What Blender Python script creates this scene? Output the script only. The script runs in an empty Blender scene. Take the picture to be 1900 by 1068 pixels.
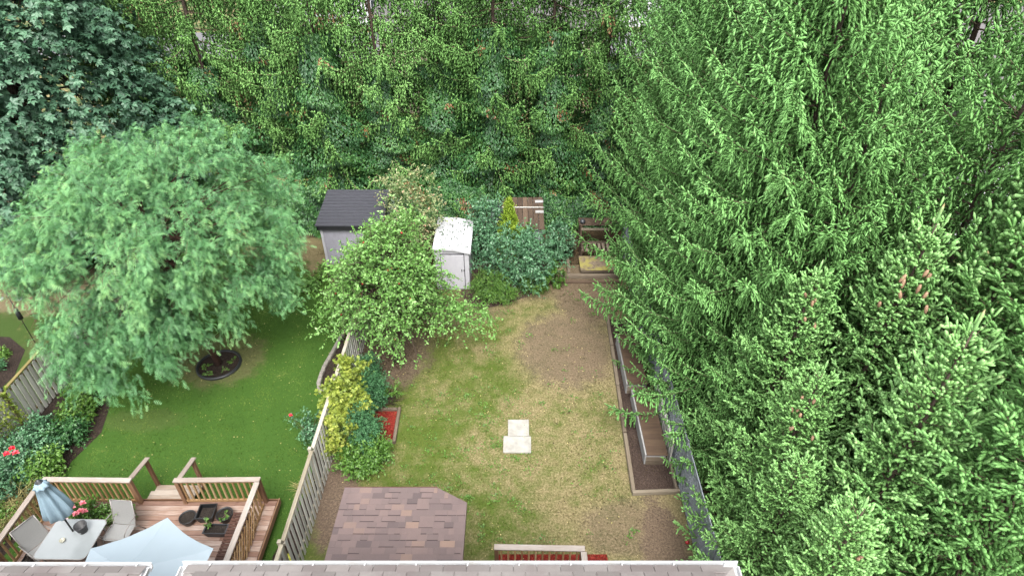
import bpy, math, random
import numpy as np
from mathutils import Vector, Matrix
R_ = math.radians
sc = bpy.context.scene
rnd = random.Random(7)
# ---------------------------------------------------------------- camera, sky, sun, exposure
CAM_H = 15.0
F_PX, PITCH = 1174.0, R_(36.0)
cam_d = bpy.data.cameras.new('camera'); cam = bpy.data.objects.new('camera', cam_d)
sc.collection.objects.link(cam); sc.camera = cam
cam.location = (0, 0, CAM_H); cam.rotation_euler = (R_(90) - PITCH, 0, 0)
cam_d.sensor_width = 36.0; cam_d.lens = 36.0 * F_PX / 1900.0
cam_d.clip_start = 0.1; cam_d.clip_end = 600.0
SUN_EL, SUN_AZ = R_(56), R_(173)     # azimuth clockwise from +y; soft light from behind the house
w = bpy.data.worlds.new('World'); sc.world = w; w.use_nodes = True
nt = w.node_tree; nt.nodes.clear()
sky = nt.nodes.new('ShaderNodeTexSky'); sky.sky_type = 'NISHITA'; sky.sun_disc = False
sky.sun_elevation = SUN_EL; sky.sun_rotation = SUN_AZ
sky.air_density = 1.0; sky.dust_density = 4.0; sky.ozone_density = 1.0
hsv = nt.nodes.new('ShaderNodeHueSaturation'); hsv.inputs['Saturation'].default_value = 0.14
bg = nt.nodes.new('ShaderNodeBackground'); bg.inputs['Strength'].default_value = 0.15
wo = nt.nodes.new('ShaderNodeOutputWorld')
nt.links.new(sky.outputs[0], hsv.inputs['Color']); nt.links.new(hsv.outputs[0], bg.inputs[0]); nt.links.new(bg.outputs[0], wo.inputs[0])
sd = bpy.data.lights.new('sun', 'SUN'); sun = bpy.data.objects.new('sun', sd); sc.collection.objects.link(sun)
sd.energy = 1.0; sd.angle = R_(30); sd.color = (1.0, 0.955, 0.88)
sdir = Vector((math.sin(SUN_AZ) * math.cos(SUN_EL), math.cos(SUN_AZ) * math.cos(SUN_EL), math.sin(SUN_EL)))
sun.rotation_euler = sdir.to_track_quat('Z', 'Y').to_euler(); sun.location = (0, -10, 40)
vs = sc.view_settings; vs.view_transform = 'Standard'; vs.look = 'None'; vs.gamma = 1.0; vs.use_curve_mapping = False
vs.exposure = 2.3
sc.cycles.max_bounces = 8; sc.cycles.diffuse_bounces = 4; sc.cycles.transmission_bounces = 6

# ---------------------------------------------------------------- helpers
def P(u, v, z=0.0):
    """world point seen at photo pixel (u, v) at height z"""
    c = -(v - 534.0) / F_PX; x = (u - 950.0) / F_PX
    dz = -math.sin(PITCH) + c * math.cos(PITCH); dy = math.cos(PITCH) + c * math.sin(PITCH)
    t = (z - CAM_H) / dz
    return Vector((x * t, dy * t, z))

def link(o, parent=None):
    sc.collection.objects.link(o)
    if parent is not None:
        o.parent = parent
        if parent.parent is not None:
            o.matrix_parent_inverse = parent.matrix_basis.inverted()
    return o

def thing(name, label, cat, group=None, loc=(0, 0, 0), rz=0.0):
    o = bpy.data.objects.new(name, None); o.empty_display_size = 0.2; sc.collection.objects.link(o)
    o.location = loc; o.rotation_euler = (0, 0, rz)
    o['label'] = label; o['category'] = cat
    if group: o['group'] = group
    return o

def tag(o, label, cat, group=None, kind=None):
    o['label'] = label; o['category'] = cat
    if group: o['group'] = group
    if kind: o['kind'] = kind
    return o

def anchor(root, L):
    L = Vector(L)
    for ch in root.children: ch.location = ch.location - L
    root.location = L

def mesh_np(name, V, T, mat, age=None, smooth=False):
    me = bpy.data.meshes.new(name)
    V = np.ascontiguousarray(V, dtype=np.float32).reshape(-1, 3); T = np.ascontiguousarray(T, dtype=np.int32).reshape(-1, 3)
    me.vertices.add(len(V)); me.vertices.foreach_set('co', V.ravel())
    me.loops.add(T.size); me.loops.foreach_set('vertex_index', T.ravel())
    me.polygons.add(len(T)); me.polygons.foreach_set('loop_start', np.arange(0, T.size, 3, dtype=np.int32))
    if smooth: me.polygons.foreach_set('use_smooth', np.ones(len(T), dtype=bool))
    if age is not None:
        a = me.attributes.new('age', 'FLOAT', 'POINT'); a.data.foreach_set('value', np.ascontiguousarray(age, dtype=np.float32))
    me.materials.append(mat); me.update(calc_edges=True)
    return me

def obj(name, me, parent=None):
    return link(bpy.data.objects.new(name, me), parent)

def nrm(a): return a / np.maximum(np.linalg.norm(a, axis=-1, keepdims=True), 1e-9)

def inst(tv, tt, pos, zdir, ydir, scale, age0, tage, wid=None):
    """copies of a template: local z along zdir, local y near ydir"""
    Z = nrm(zdir); X = nrm(np.cross(ydir, Z)); Y = np.cross(Z, X)
    s = scale[:, None, None]; wd = s if wid is None else wid[:, None, None]
    V = pos[:, None, :] + (tv[None, :, 0:1] * X[:, None, :] + tv[None, :, 1:2] * Y[:, None, :]) * wd + tv[None, :, 2:3] * Z[:, None, :] * s
    n, k = len(pos), len(tv)
    T = tt[None] + (np.arange(n) * k)[:, None, None]
    A = age0[:, None] + tage[None, :]
    return V.reshape(-1, 3), T.reshape(-1, 3), A.ravel()

def prisms(p0, p1, r0, r1, sides=3):
    d = nrm(p1 - p0); ref = np.where(np.abs(d[:, 2:3]) > .9, np.array([[1., 0, 0]]), np.array([[0, 0, 1.]]))
    X = nrm(np.cross(ref, d)); Y = np.cross(d, X)
    a = np.arange(sides) * 2 * np.pi / sides
    ring = X[:, None, :] * np.cos(a)[None, :, None] + Y[:, None, :] * np.sin(a)[None, :, None]
    r0 = np.broadcast_to(np.asarray(r0, float), (len(p0),)); r1 = np.broadcast_to(np.asarray(r1, float), (len(p0),))
    V = np.concatenate([p0[:, None] + ring * r0[:, None, None], p1[:, None] + ring * r1[:, None, None]], 1)
    t = []
    for i in range(sides):
        j = (i + 1) % sides; t += [(i, j, sides + j), (i, sides + j, sides + i)]
    T = np.array(t)[None] + (np.arange(len(p0)) * 2 * sides)[:, None, None]
    return V.reshape(-1, 3), T.reshape(-1, 3)

def tube(pts, rad, sides=8, cap=True):
    pts = [np.array(p, float) for p in pts]; n = len(pts)
    rad = [rad] * n if np.isscalar(rad) else list(rad)
    V, T = [], []; X = None
    for i, p in enumerate(pts):
        d = pts[min(i + 1, n - 1)] - pts[max(i - 1, 0)]; d = d / max(np.linalg.norm(d), 1e-9)
        if X is None:
            X = np.cross([0, 0, 1.] if abs(d[2]) < .9 else [1., 0, 0], d)
        X = X - d * X.dot(d); X = X / np.linalg.norm(X); Y = np.cross(d, X)
        for k in range(sides):
            a = 2 * math.pi * k / sides; V.append(p + rad[i] * (math.cos(a) * X + math.sin(a) * Y))
    for i in range(n - 1):
        for k in range(sides):
            j = (k + 1) % sides; a, b, c, d = i * sides + k, i * sides + j, (i + 1) * sides + j, (i + 1) * sides + k
            T += [(a, b, c), (a, c, d)]
    if cap:
        for k in range(1, sides - 1):
            T.append((0, k + 1, k)); o = (n - 1) * sides; T.append((o, o + k, o + k + 1))
    return np.array(V), np.array(T)

def lathe(prof, seg=20, center=(0, 0, 0)):
    V, T = [], []; n = len(prof)
    for r, z in prof:
        for k in range(seg):
            a = 2 * math.pi * k / seg; V.append((center[0] + r * math.cos(a), center[1] + r * math.sin(a), center[2] + z))
    for i in range(n - 1):
        for k in range(seg):
            j = (k + 1) % seg; a, b, c, d = i * seg + k, i * seg + j, (i + 1) * seg + j, (i + 1) * seg + k
            T += [(a, b, c), (a, c, d)]
    return np.array(V), np.array(T)

def cat(*vt):
    V, T, o = [], [], 0
    for v, t in vt:
        V.append(v); T.append(t + o); o += len(v)
    return np.concatenate(V), np.concatenate(T)

BOX = {}
def box_mesh(dx, dy, dz, mat, bev=0.006):
    key = (round(dx, 3), round(dy, 3), round(dz, 3), mat.name)
    if key in BOX: return BOX[key]
    hx, hy, hz = dx / 2, dy / 2, dz / 2; b = min(bev, hy * .45, hz * .45)
    sec = [(-hy + b, -hz), (hy - b, -hz), (hy, -hz + b), (hy, hz - b), (hy - b, hz), (-hy + b, hz), (-hy, hz - b), (-hy, -hz + b)]
    V = [(x, y, z) for x in (-hx, hx) for y, z in sec]
    F = [tuple(reversed(range(8))), tuple(range(8, 16))] + [(i, (i + 1) % 8, 8 + (i + 1) % 8, 8 + i) for i in range(8)]
    me = bpy.data.meshes.new('board'); me.from_pydata(V, [], F); me.materials.append(mat); me.update()
    BOX[key] = me; return me

def box(name, parent, c, d, mat, rz=0.0, rot=None, bev=0.006):
    """box of size d (x, y, z) centred at c; the grain runs along its local x"""
    o = bpy.data.objects.new(name, box_mesh(d[0], d[1], d[2], mat, bev)); o.location = c
    o.rotation_euler = rot if rot else (0, 0, rz)
    return link(o, parent)

def bar(name, parent, p0, p1, wd, ht, mat, bev=0.006, up='Z'):
    p0, p1 = Vector(p0), Vector(p1); d = p1 - p0
    o = bpy.data.objects.new(name, box_mesh(round(d.length, 2), wd, ht, mat, bev)); o.location = (p0 + p1) / 2
    if abs(d.normalized().z) > .95:
        q = Vector((0, 0, 1)).rotation_difference(Vector((0, 0, 1)))
        o.rotation_euler = (0, R_(-90), 0)
    else:
        o.rotation_euler = d.to_track_quat('X', up).to_euler()
    return link(o, parent)

def plain(name, V, F, mat, parent=None):
    me = bpy.data.meshes.new(name); me.from_pydata([tuple(v) for v in V], [], F); me.materials.append(mat); me.update()
    return obj(name, me, parent)

def sheet(name, pts, z, mat, kind='structure'):
    o = plain(name, [(p[0], p[1], z) for p in pts], [tuple(range(len(pts)))], mat)
    if kind: o['kind'] = kind
    return o

# ---------------------------------------------------------------- materials
KA = .425
def dim(c): return tuple(x * KA for x in c)
class N:
    def __init__(s, name):
        s.m = bpy.data.materials.new(name); s.m.use_nodes = True; s.t = s.m.node_tree; s.t.nodes.clear()
        s.out = s.t.nodes.new('ShaderNodeOutputMaterial')
    def n(s, kind, **kw):
        x = s.t.nodes.new(kind)
        for k, v in kw.items():
            if hasattr(x, k) and k not in x.inputs: setattr(x, k, v)
        return x
    def set(s, sock, v):
        if isinstance(v, bpy.types.NodeSocket): s.t.links.new(v, sock)
        elif isinstance(v, (tuple, list)) and len(v) == 3 and sock.type == 'RGBA': sock.default_value = (*v, 1)
        else: sock.default_value = v
    def math(s, op, a, b=0.0, c=0.0, clamp=False):
        x = s.t.nodes.new('ShaderNodeMath'); x.operation = op; x.use_clamp = clamp
        s.set(x.inputs[0], a); s.set(x.inputs[1], b); s.set(x.inputs[2], c); return x.outputs[0]
    def mix(s, f, a, b, mode='MIX'):
        x = s.t.nodes.new('ShaderNodeMix'); x.data_type = 'RGBA'; x.blend_type = mode
        s.set(x.inputs[0], f); s.set(x.inputs[6], a); s.set(x.inputs[7], b); return x.outputs[2]
    def noise(s, vec, scale, detail=3.0, rough=.55, col=False):
        x = s.t.nodes.new('ShaderNodeTexNoise'); s.set(x.inputs['Vector'], vec)
        x.inputs['Scale'].default_value = scale; x.inputs['Detail'].default_value = detail; x.inputs['Roughness'].default_value = rough
        return x.outputs[1 if col else 0]
    def ramp(s, f, stops, interp='LINEAR'):
        x = s.t.nodes.new('ShaderNodeValToRGB'); s.set(x.inputs[0], f); cr = x.color_ramp; cr.interpolation = interp
        while len(cr.elements) < len(stops): cr.elements.new(.5)
        for e, (p, c) in zip(cr.elements, stops): e.position = p; e.color = (*c, 1) if len(c) == 3 else c
        return x.outputs[0]
    def rng(s, v, a, b, c=0.0, d=1.0, smooth=True):
        x = s.t.nodes.new('ShaderNodeMapRange'); x.interpolation_type = 'SMOOTHSTEP' if smooth else 'LINEAR'
        s.set(x.inputs[0], v)
        for i, q in zip((1, 2, 3, 4), (a, b, c, d)): x.inputs[i].default_value = q
        return x.outputs[0]
    def pos(s): return s.t.nodes.new('ShaderNodeNewGeometry').outputs['Position']
    def obc(s): return s.t.nodes.new('ShaderNodeTexCoord').outputs['Object']
    def rand(s): return s.t.nodes.new('ShaderNodeObjectInfo').outputs['Random']
    def age(s):
        x = s.t.nodes.new('ShaderNodeAttribute'); x.attribute_name = 'age'; return x.outputs['Fac']
    def scalev(s, v, k):
        x = s.t.nodes.new('ShaderNodeMapping'); s.set(x.inputs[0], v); x.inputs['Scale'].default_value = k; return x.outputs[0]
    def shader(s, col, rough=.6, spec=.5, bump=None, bstr=.3, bdist=.01, metal=0.0, trans=None, tcol=None, alpha=None, coat=None):
        p = s.t.nodes.new('ShaderNodeBsdfPrincipled'); s.set(p.inputs['Base Color'], col); s.set(p.inputs['Roughness'], rough)
        p.inputs['Specular IOR Level'].default_value = spec; p.inputs['Metallic'].default_value = metal
        if bump is not None:
            b = s.t.nodes.new('ShaderNodeBump'); s.set(b.inputs['Height'], bump); b.inputs['Strength'].default_value = bstr; b.inputs['Distance'].default_value = bdist
            s.t.links.new(b.outputs[0], p.inputs['Normal'])
        res = p.outputs[0]
        if trans:
            q = s.t.nodes.new('ShaderNodeBsdfTranslucent'); s.set(q.inputs[0], tcol if tcol is not None else col)
            mx = s.t.nodes.new('ShaderNodeMixShader'); mx.inputs[0].default_value = trans
            s.t.links.new(res, mx.inputs[1]); s.t.links.new(q.outputs[0], mx.inputs[2]); res = mx.outputs[0]
        s.t.links.new(res, s.out.inputs[0]); s.p = p
        return s.m

def leaf_mat(name, stops, rough=.5, trans=.25, spec=.4, nscale=1.2, namp=.22, oamp=.12, fine=0):
    k = N(name)
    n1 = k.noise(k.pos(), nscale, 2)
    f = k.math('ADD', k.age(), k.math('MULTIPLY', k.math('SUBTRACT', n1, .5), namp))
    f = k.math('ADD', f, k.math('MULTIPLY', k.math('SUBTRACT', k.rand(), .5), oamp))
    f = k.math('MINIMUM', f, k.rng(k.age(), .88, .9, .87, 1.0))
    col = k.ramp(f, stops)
    bump = None
    if fine: bump = k.noise(k.pos(), fine, 2)
    tc = k.mix(1.0, col, (1.15, 1.25, .55), 'MULTIPLY')
    return k.shader(col, rough, spec, bump, .5, .01, trans=trans, tcol=tc)

def wood_mat(name, c1, c2, c3=None, rough=.8, grain=26.0, oamp=.35, knots=True):
    k = N(name); o = k.obc()
    off = k.t.nodes.new('ShaderNodeVectorMath'); off.operation = 'ADD'
    k.set(off.inputs[0], o); cx = k.t.nodes.new('ShaderNodeCombineXYZ'); r = k.rand()
    for i in range(3): k.set(cx.inputs[i], k.math('MULTIPLY', r, 37.0 + 11 * i))
    k.set(off.inputs[1], cx.outputs[0]); v = off.outputs[0]
    g = k.noise(k.scalev(v, (.06, 1, 1)), grain * 2, 4, .65)
    b = k.noise(k.scalev(v, (.35, 1, 1)), 3.2, 3)
    f = k.math('ADD', k.math('MULTIPLY', g, .6), k.math('MULTIPLY', b, .4))
    f = k.math('ADD', f, k.math('MULTIPLY', k.math('SUBTRACT', r, .5), oamp))
    c1, c2 = dim(c1), dim(c2); c3 = dim(c3) if c3 else None
    st = [(.25, c1), (.72, c2)] if c3 is None else [(.22, c1), (.5, c2), (.78, c3)]
    col = k.ramp(f, st)
    return k.shader(col, rough, .3, g, .5, .004)

def plain_mat(name, c, rough=.5, metal=0.0, spec=.5, var=.12, scale=9.0, dirt=None, trans=None):
    k = N(name); n = k.noise(k.pos(), scale, 4)
    c = dim(c); dirt = dim(dirt) if dirt else None
    a = tuple(x * (1 - var) for x in c); b = tuple(min(1, x * (1 + var)) for x in c)
    col = k.ramp(n, [(.3, a), (.7, b)])
    if dirt is not None:
        m = k.rng(k.noise(k.pos(), 2.3, 6, .7), .52, .7, 0, .75); col = k.mix(m, col, dirt)
    return k.shader(col, rough, spec, n, .15, .003, metal=metal, trans=trans)

M = {}
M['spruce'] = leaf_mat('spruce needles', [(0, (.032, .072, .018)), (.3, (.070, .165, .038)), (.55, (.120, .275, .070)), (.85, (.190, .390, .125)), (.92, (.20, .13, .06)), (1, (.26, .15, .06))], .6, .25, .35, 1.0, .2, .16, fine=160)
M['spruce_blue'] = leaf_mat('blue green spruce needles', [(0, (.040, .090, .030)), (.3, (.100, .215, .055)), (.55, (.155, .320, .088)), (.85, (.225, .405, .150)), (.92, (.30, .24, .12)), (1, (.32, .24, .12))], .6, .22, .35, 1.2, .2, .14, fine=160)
M['spruce_back'] = leaf_mat('back row spruce needles', [(0, (.028, .064, .016)), (.3, (.072, .165, .038)), (.55, (.132, .275, .070)), (.85, (.20, .360, .115)), (.92, (.17, .105, .05)), (1, (.22, .13, .065))], .6, .25, .3, .35, .34, .34, fine=120)  # needle tones of the back row, varying more from tree to tree
M['creeper'] = leaf_mat('creeper leaves', [(0, (.012, .040, .014)), (.35, (.026, .086, .026)), (.7, (.052, .140, .032)), (.86, (.10, .18, .03)), (.92, (.16, .085, .035)), (1, (.22, .10, .045))], .5, .2, .4, .9, .3, .1)
M['locust'] = leaf_mat('feathery leaflets', [(0, (.026, .080, .030)), (.35, (.068, .180, .070)), (.65, (.132, .295, .115)), (.88, (.21, .38, .14)), (1, (.27, .40, .09))], .5, .28, .4, .8, .25)
M['apple'] = leaf_mat('apple leaves', [(0, (.04, .095, .018)), (.35, (.092, .205, .042)), (.65, (.150, .295, .076)), (.88, (.24, .38, .15)), (1, (.33, .40, .18))], .5, .3, .4, 1.5, .25)
M['maple'] = leaf_mat('dark maple leaves', [(0, (.018, .046, .027)), (.35, (.042, .100, .056)), (.7, (.075, .155, .085)), (.88, (.11, .19, .08)), (1, (.18, .29, .12))], .5, .15, .4, .7, .25)
M['teal'] = leaf_mat('teal shrub leaves', [(0, (.018, .050, .024)), (.4, (.046, .120, .056)), (.75, (.092, .200, .098)), (1, (.17, .27, .12))], .45, .15, .45, 1.5, .2)
M['juniper'] = leaf_mat('juniper foliage', [(0, (.010, .036, .014)), (.4, (.026, .085, .032)), (.75, (.052, .145, .054)), (1, (.085, .20, .075))], .6, .1, .3, 2, .2)
M['goldleaf'] = leaf_mat('golden leaves', [(0, (.05, .085, .010)), (.35, (.13, .18, .025)), (.65, (.23, .27, .042)), (.88, (.36, .34, .09)), (.93, (.27, .14, .06)), (1, (.40, .2, .08))], .5, .3, .35, 2, .25)
M['cedar_gold'] = leaf_mat('golden cedar foliage', [(0, (.05, .085, .006)), (.5, (.13, .21, .014)), (1, (.22, .30, .03))], .6, .15, .3, 3, .25)
M['boxwood'] = leaf_mat('boxwood leaves', [(0, (.018, .05, .008)), (.5, (.055, .125, .018)), (.88, (.13, .21, .03)), (.93, (.20, .12, .04)), (1, (.24, .12, .04))], .5, .2, .35, 2, .3)
M['bright'] = leaf_mat('light green leaves', [(0, (.025, .07, .010)), (.4, (.07, .155, .024)), (.8, (.135, .24, .045)), (1, (.20, .30, .075))], .45, .3, .4, 2, .25)
M['pale'] = leaf_mat('pale pinkish leaves', [(0, (.07, .12, .04)), (.4, (.15, .21, .085)), (.75, (.26, .27, .14)), (.9, (.38, .25, .165)), (1, (.42, .23, .16))], .5, .3, .35, 1.5, .3)
M['blade'] = leaf_mat('straw blades', [(0, (.12, .13, .04)), (.5, (.26, .23, .09)), (1, (.42, .34, .17))], .6, .2, .3)
M['flower'] = leaf_mat('flower petals', [(0, (.55, .012, .03)), (.5, (.75, .03, .06)), (.86, (.80, .25, .32)), (1, (.85, .5, .55))], .5, .3, .3, 1, .05, 0)
M['magenta'] = leaf_mat('magenta petals', [(0, (.40, .02, .35)), (1, (.6, .12, .5))], .5, .3, .3)
M['bark'] = wood_mat('spruce bark', (.045, .030, .020), (.14, .10, .075), rough=.95, grain=8)
M['twig'] = wood_mat('grey twigs', (.10, .075, .045), (.28, .21, .14), rough=.9)
M['redbark'] = wood_mat('reddish bark', (.05, .022, .014), (.17, .08, .05), rough=.9, grain=10)
M['cone'] = plain_mat('spruce cone', (.50, .30, .18), .7, var=.4, scale=60)
M['fence'] = wood_mat('weathered fence wood', (.50, .48, .42), (.82, .80, .74), (1.1, 1.08, 1.0))
M['fence_rail'] = wood_mat('fence rail wood', (.30, .25, .17), (.50, .45, .34), (.68, .63, .53))
M['fence_moss'] = wood_mat('mossy fence rail', (.17, .14, .04), (.34, .27, .10), (.48, .42, .26))
M['deck'] = wood_mat('stained deck boards', (.22, .11, .08), (.44, .27, .20), (.78, .64, .55), rough=.55)
M['deck_pale'] = wood_mat('pale worn deck boards', (.28, .20, .145), (.48, .38, .30), (.66, .58, .50), rough=.6)
M['railcap'] = wood_mat('weathered rail cap', (.30, .23, .185), (.50, .42, .36), (.72, .66, .62), rough=.6)
M['baluster'] = wood_mat('cedar balusters', (.32, .16, .065), (.56, .34, .16), (.70, .50, .28), rough=.7)
M['post'] = wood_mat('brown deck post', (.17, .08, .04), (.36, .20, .115), rough=.7)
M['darkwood'] = wood_mat('dark brown slats', (.06, .022, .014), (.15, .065, .042), rough=.7)
M['bench_top'] = wood_mat('brown plywood', (.07, .042, .026), (.165, .105, .068), (.27, .19, .125), rough=.6, grain=14, oamp=.1)
M['greytimber'] = wood_mat('grey painted timber', (.36, .35, .34), (.58, .57, .56), rough=.6)
M['oldtimber'] = wood_mat('old landscape timber', (.11, .08, .055), (.27, .21, .15), (.42, .36, .27), rough=.9)
M['roughwood'] = wood_mat('dark weathered wood', (.07, .045, .03), (.20, .135, .09), rough=.9)
M['iron'] = plain_mat('black iron', (.02, .022, .025), .5)
M['galv'] = plain_mat('galvanised steel', (.42, .46, .50), .38, metal=.7)
M['wire'] = plain_mat('chain link wire', (.62, .68, .76), .5)
M['white_metal'] = plain_mat('white painted metal', (.70, .71, .73), .35, var=.04, dirt=(.55, .53, .50))
M['plastic_white'] = plain_mat('pale shed plastic', (.70, .69, .74), .5, var=.04)
M['roof_white'] = plain_mat('white shed roof plastic', (.74, .74, .77), .45, var=.03)
M['plastic_grey'] = plain_mat('light grey shed plastic', (.46, .45, .52), .55, var=.06)
M['dark_trim'] = plain_mat('charcoal shed trim', (.028, .028, .034), .5)
M['shed_roof'] = plain_mat('charcoal shed roof', (.085, .085, .105), .5, var=.2, scale=14)
M['concrete'] = plain_mat('pale concrete', (.52, .50, .45), .85, var=.22, scale=5, dirt=(.42, .38, .30))
M['stone'] = plain_mat('edging stone', (.34, .31, .27), .9, var=.3, scale=6)
M['sling'] = plain_mat('grey sling fabric', (.42, .42, .41), .75, var=.06, scale=40)
M['chair_frame'] = plain_mat('silver chair frame', (.46, .43, .41), .4, metal=.2)
M['glass_top'] = plain_mat('frosted glass top', (.50, .54, .55), .12, spec=.8, var=.05, scale=3)
M['pot'] = plain_mat('black plastic pot', (.022, .023, .026), .42)
M['planter_grey'] = plain_mat('slate grey planter', (.05, .055, .065), .45)
M['potgrey'] = plain_mat('charcoal pot', (.06, .06, .065), .55)
M['blue_cloth'] = plain_mat('light blue canvas', (.48, .68, .82), .8, var=.04, trans=.15)
M['pale_cloth'] = plain_mat('sun bleached blue canvas', (.62, .75, .85), .8, var=.02, scale=2, trans=.15)
M['clear'] = plain_mat('clear feeder tube', (.62, .60, .48), .2)
M['redplastic'] = plain_mat('red plastic', (.6, .02, .03), .4)
M['yellow'] = plain_mat('yellow plastic', (.6, .62, .03), .4)
M['stucco'] = plain_mat('tan wall', (.52, .44, .33), .9)
M['white_wall'] = plain_mat('white siding', (.68, .69, .72), .8, var=.05)
M['asphalt_roof'] = plain_mat('grey far roof', (.16, .15, .15), .9, var=.25, scale=20)
M['windowpane'] = plain_mat('dark window glass', (.03, .04, .05), .08, spec=.8)
M['brick_wall'] = plain_mat('brown brick wall', (.27, .17, .12), .9, var=.2, scale=20)
def soil_mat(name, c1, c2, c3, sc_=22):
    k = N(name); p = k.pos(); n = k.noise(p, sc_, 6, .7); b = k.noise(p, 1.3, 3)
    f = k.math('ADD', k.math('MULTIPLY', n, .75), k.math('MULTIPLY', b, .25))
    vor = k.t.nodes.new('ShaderNodeTexVoronoi'); vor.inputs['Scale'].default_value = sc_ * 1.6; k.set(vor.inputs['Vector'], p)
    col = k.ramp(f, [(.35, dim(c1)), (.52, dim(c2)), (.68, dim(c3))])
    return k.shader(col, .95, .15, k.math('ADD', n, vor.outputs[0]), .9, .03)
M['soil'] = soil_mat('dark bed soil', (.020, .014, .011), (.055, .038, .030), (.15, .105, .08))
M['bedsoil'] = soil_mat('brown dry soil', (.050, .034, .028), (.115, .078, .062), (.24, .17, .135))
M['potsoil'] = soil_mat('potting soil', (.020, .016, .013), (.06, .048, .04), (.2, .16, .13), 45)
M['redmulch'] = soil_mat('red mulch', (.10, .010, .008), (.36, .034, .022), (.62, .13, .09), 26)
M['litter'] = soil_mat('leaf litter', (.045, .035, .018), (.12, .085, .045), (.25, .16, .085), 9)

def lawn_mat(name, greens, dry, dirt, xdry, patches, base=0.0, streak=0.0, soft=(.25, .95)):
    k = N(name); p = k.pos(); sep = k.t.nodes.new('ShaderNodeSeparateXYZ'); k.set(sep.inputs[0], p); X, Y = sep.outputs[0], sep.outputs[1]
    big = k.noise(k.scalev(p, (1, 1, .1)), .55, 3, .6); mid = k.noise(k.scalev(p, (1, 1, .1)), 2.4, 4, .7); fine = k.noise(k.scalev(p, (1, 1, .2)), 17, 5, .75); vf = k.noise(p, 60, 3, .7)
    gf = k.math('ADD', k.math('MULTIPLY', mid, .45), k.math('MULTIPLY', fine, .55))
    gf = k.math('ADD', gf, k.math('MULTIPLY', k.math('SUBTRACT', big, .5), .55))
    gf = k.math('ADD', gf, k.math('MULTIPLY', k.math('SUBTRACT', k.age(), .5), .55))
    if streak:
        ws = k.math('SINE', k.math('MULTIPLY', k.math('ADD', X, k.math('MULTIPLY', Y, .25)), 5.2)); gf = k.math('ADD', gf, k.math('MULTIPLY', ws, streak))
    green = k.ramp(gf, [(.38, greens[0]), (.475, greens[1]), (.57, greens[2]), (.68, greens[3])])
    dryc = k.ramp(k.math('ADD', k.math('MULTIPLY', fine, .6), k.math('MULTIPLY', vf, .4)), [(.38, dry[0]), (.5, dry[1]), (.62, dry[2])])
    dirtc = k.ramp(k.math('ADD', k.math('MULTIPLY', fine, .5), k.math('MULTIPLY', vf, .5)), [(.40, dirt[0]), (.52, dirt[1]), (.62, dirt[2])])
    dm = k.rng(X, xdry[0], xdry[1], base, 1.0)
    dm = k.math('ADD', dm, k.math('MULTIPLY', k.math('SUBTRACT', big, .5), 2.2)); dm = k.math('ADD', dm, k.math('MULTIPLY', k.math('SUBTRACT', mid, .5), 2.4))
    dm = k.math('ADD', dm, k.math('MULTIPLY', k.math('SUBTRACT', fine, .5), 1.8))
    dm = k.rng(dm, soft[0], soft[1])
    col = k.mix(k.math('MULTIPLY', dm, .92), green, dryc)
    tot = None
    for (px, py, rx, ry, st) in patches:
        dx = k.math('DIVIDE', k.math('SUBTRACT', X, px), rx); dy = k.math('DIVIDE', k.math('SUBTRACT', Y, py), ry)
        d = k.math('SQRT', k.math('ADD', k.math('MULTIPLY', dx, dx), k.math('MULTIPLY', dy, dy)))
        d = k.math('ADD', d, k.math('MULTIPLY', k.math('SUBTRACT', mid, .5), 1.1)); d = k.math('ADD', d, k.math('MULTIPLY', k.math('SUBTRACT', fine, .5), .9))
        m = k.rng(d, .75, 1.15, st, 0.0); tot = m if tot is None else k.math('MAXIMUM', tot, m)
    if tot is not None: col = k.mix(tot, col, dirtc)
    return k.shader(col, .85, .15, fine, .5, .03)
GREEN = [(.026, .060, .008), (.058, .114, .017), (.094, .155, .026), (.14, .18, .045)]
M['lawn_left'] = lawn_mat('watered lawn', GREEN, [(.10, .105, .028), (.17, .165, .05), (.25, .22, .09)],
                          [(.07, .05, .03), (.13, .095, .055), (.22, .17, .10)], (20, 30), [(-7.0, 22.3, 1.7, 1.2, .9), (-10.2, 16.4, 1.6, 1.4, .45), (-11.6, 13.6, 1.3, .5, .12), (-5.7, 21, .7, 2.2, .8), (-9, 23.5, 3, 1.0, .8)], base=-.35, streak=.05)
M['lawn_mid'] = lawn_mat('dry patchy lawn', [(.046, .068, .010), (.092, .112, .019), (.148, .150, .032), (.19, .172, .050)],
                         [(.075, .056, .028), (.150, .120, .062), (.25, .205, .120)], [(.043, .028, .022), (.090, .060, .046), (.16, .115, .092)], (-4.6, 5.0),
                         [(1.9, 17.0, 1.75, 2.1, .68), (-4.5, 16.6, 1.7, 1.9, .85), (-4.9, 11.0, .6, 1.9, .9), (3.1, 9.8, 1.3, .9, .5), (2.9, 20.3, 1.3, 2.3, .7), (.4, 20.9, 3.4, 1.2, .5), (3.9, 8.4, .7, 2.6, .8), (-2.2, 19.2, 2, 1.0, .5)], base=.0, soft=(-.25, 1.25))
M['lawn_far'] = lawn_mat('dark olive lawn', [(.025, .045, .008), (.05, .08, .014), (.075, .11, .02), (.11, .13, .04)], [(.11, .09, .03), (.17, .13, .05), (.22, .18, .08)],  # the neighbouring grass is a darker olive green of its own
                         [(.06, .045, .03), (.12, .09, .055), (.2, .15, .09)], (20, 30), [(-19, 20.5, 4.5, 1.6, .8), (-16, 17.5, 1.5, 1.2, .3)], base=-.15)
M['road'] = plain_mat('road asphalt', (.16, .16, .17), .9, var=.12)
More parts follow.
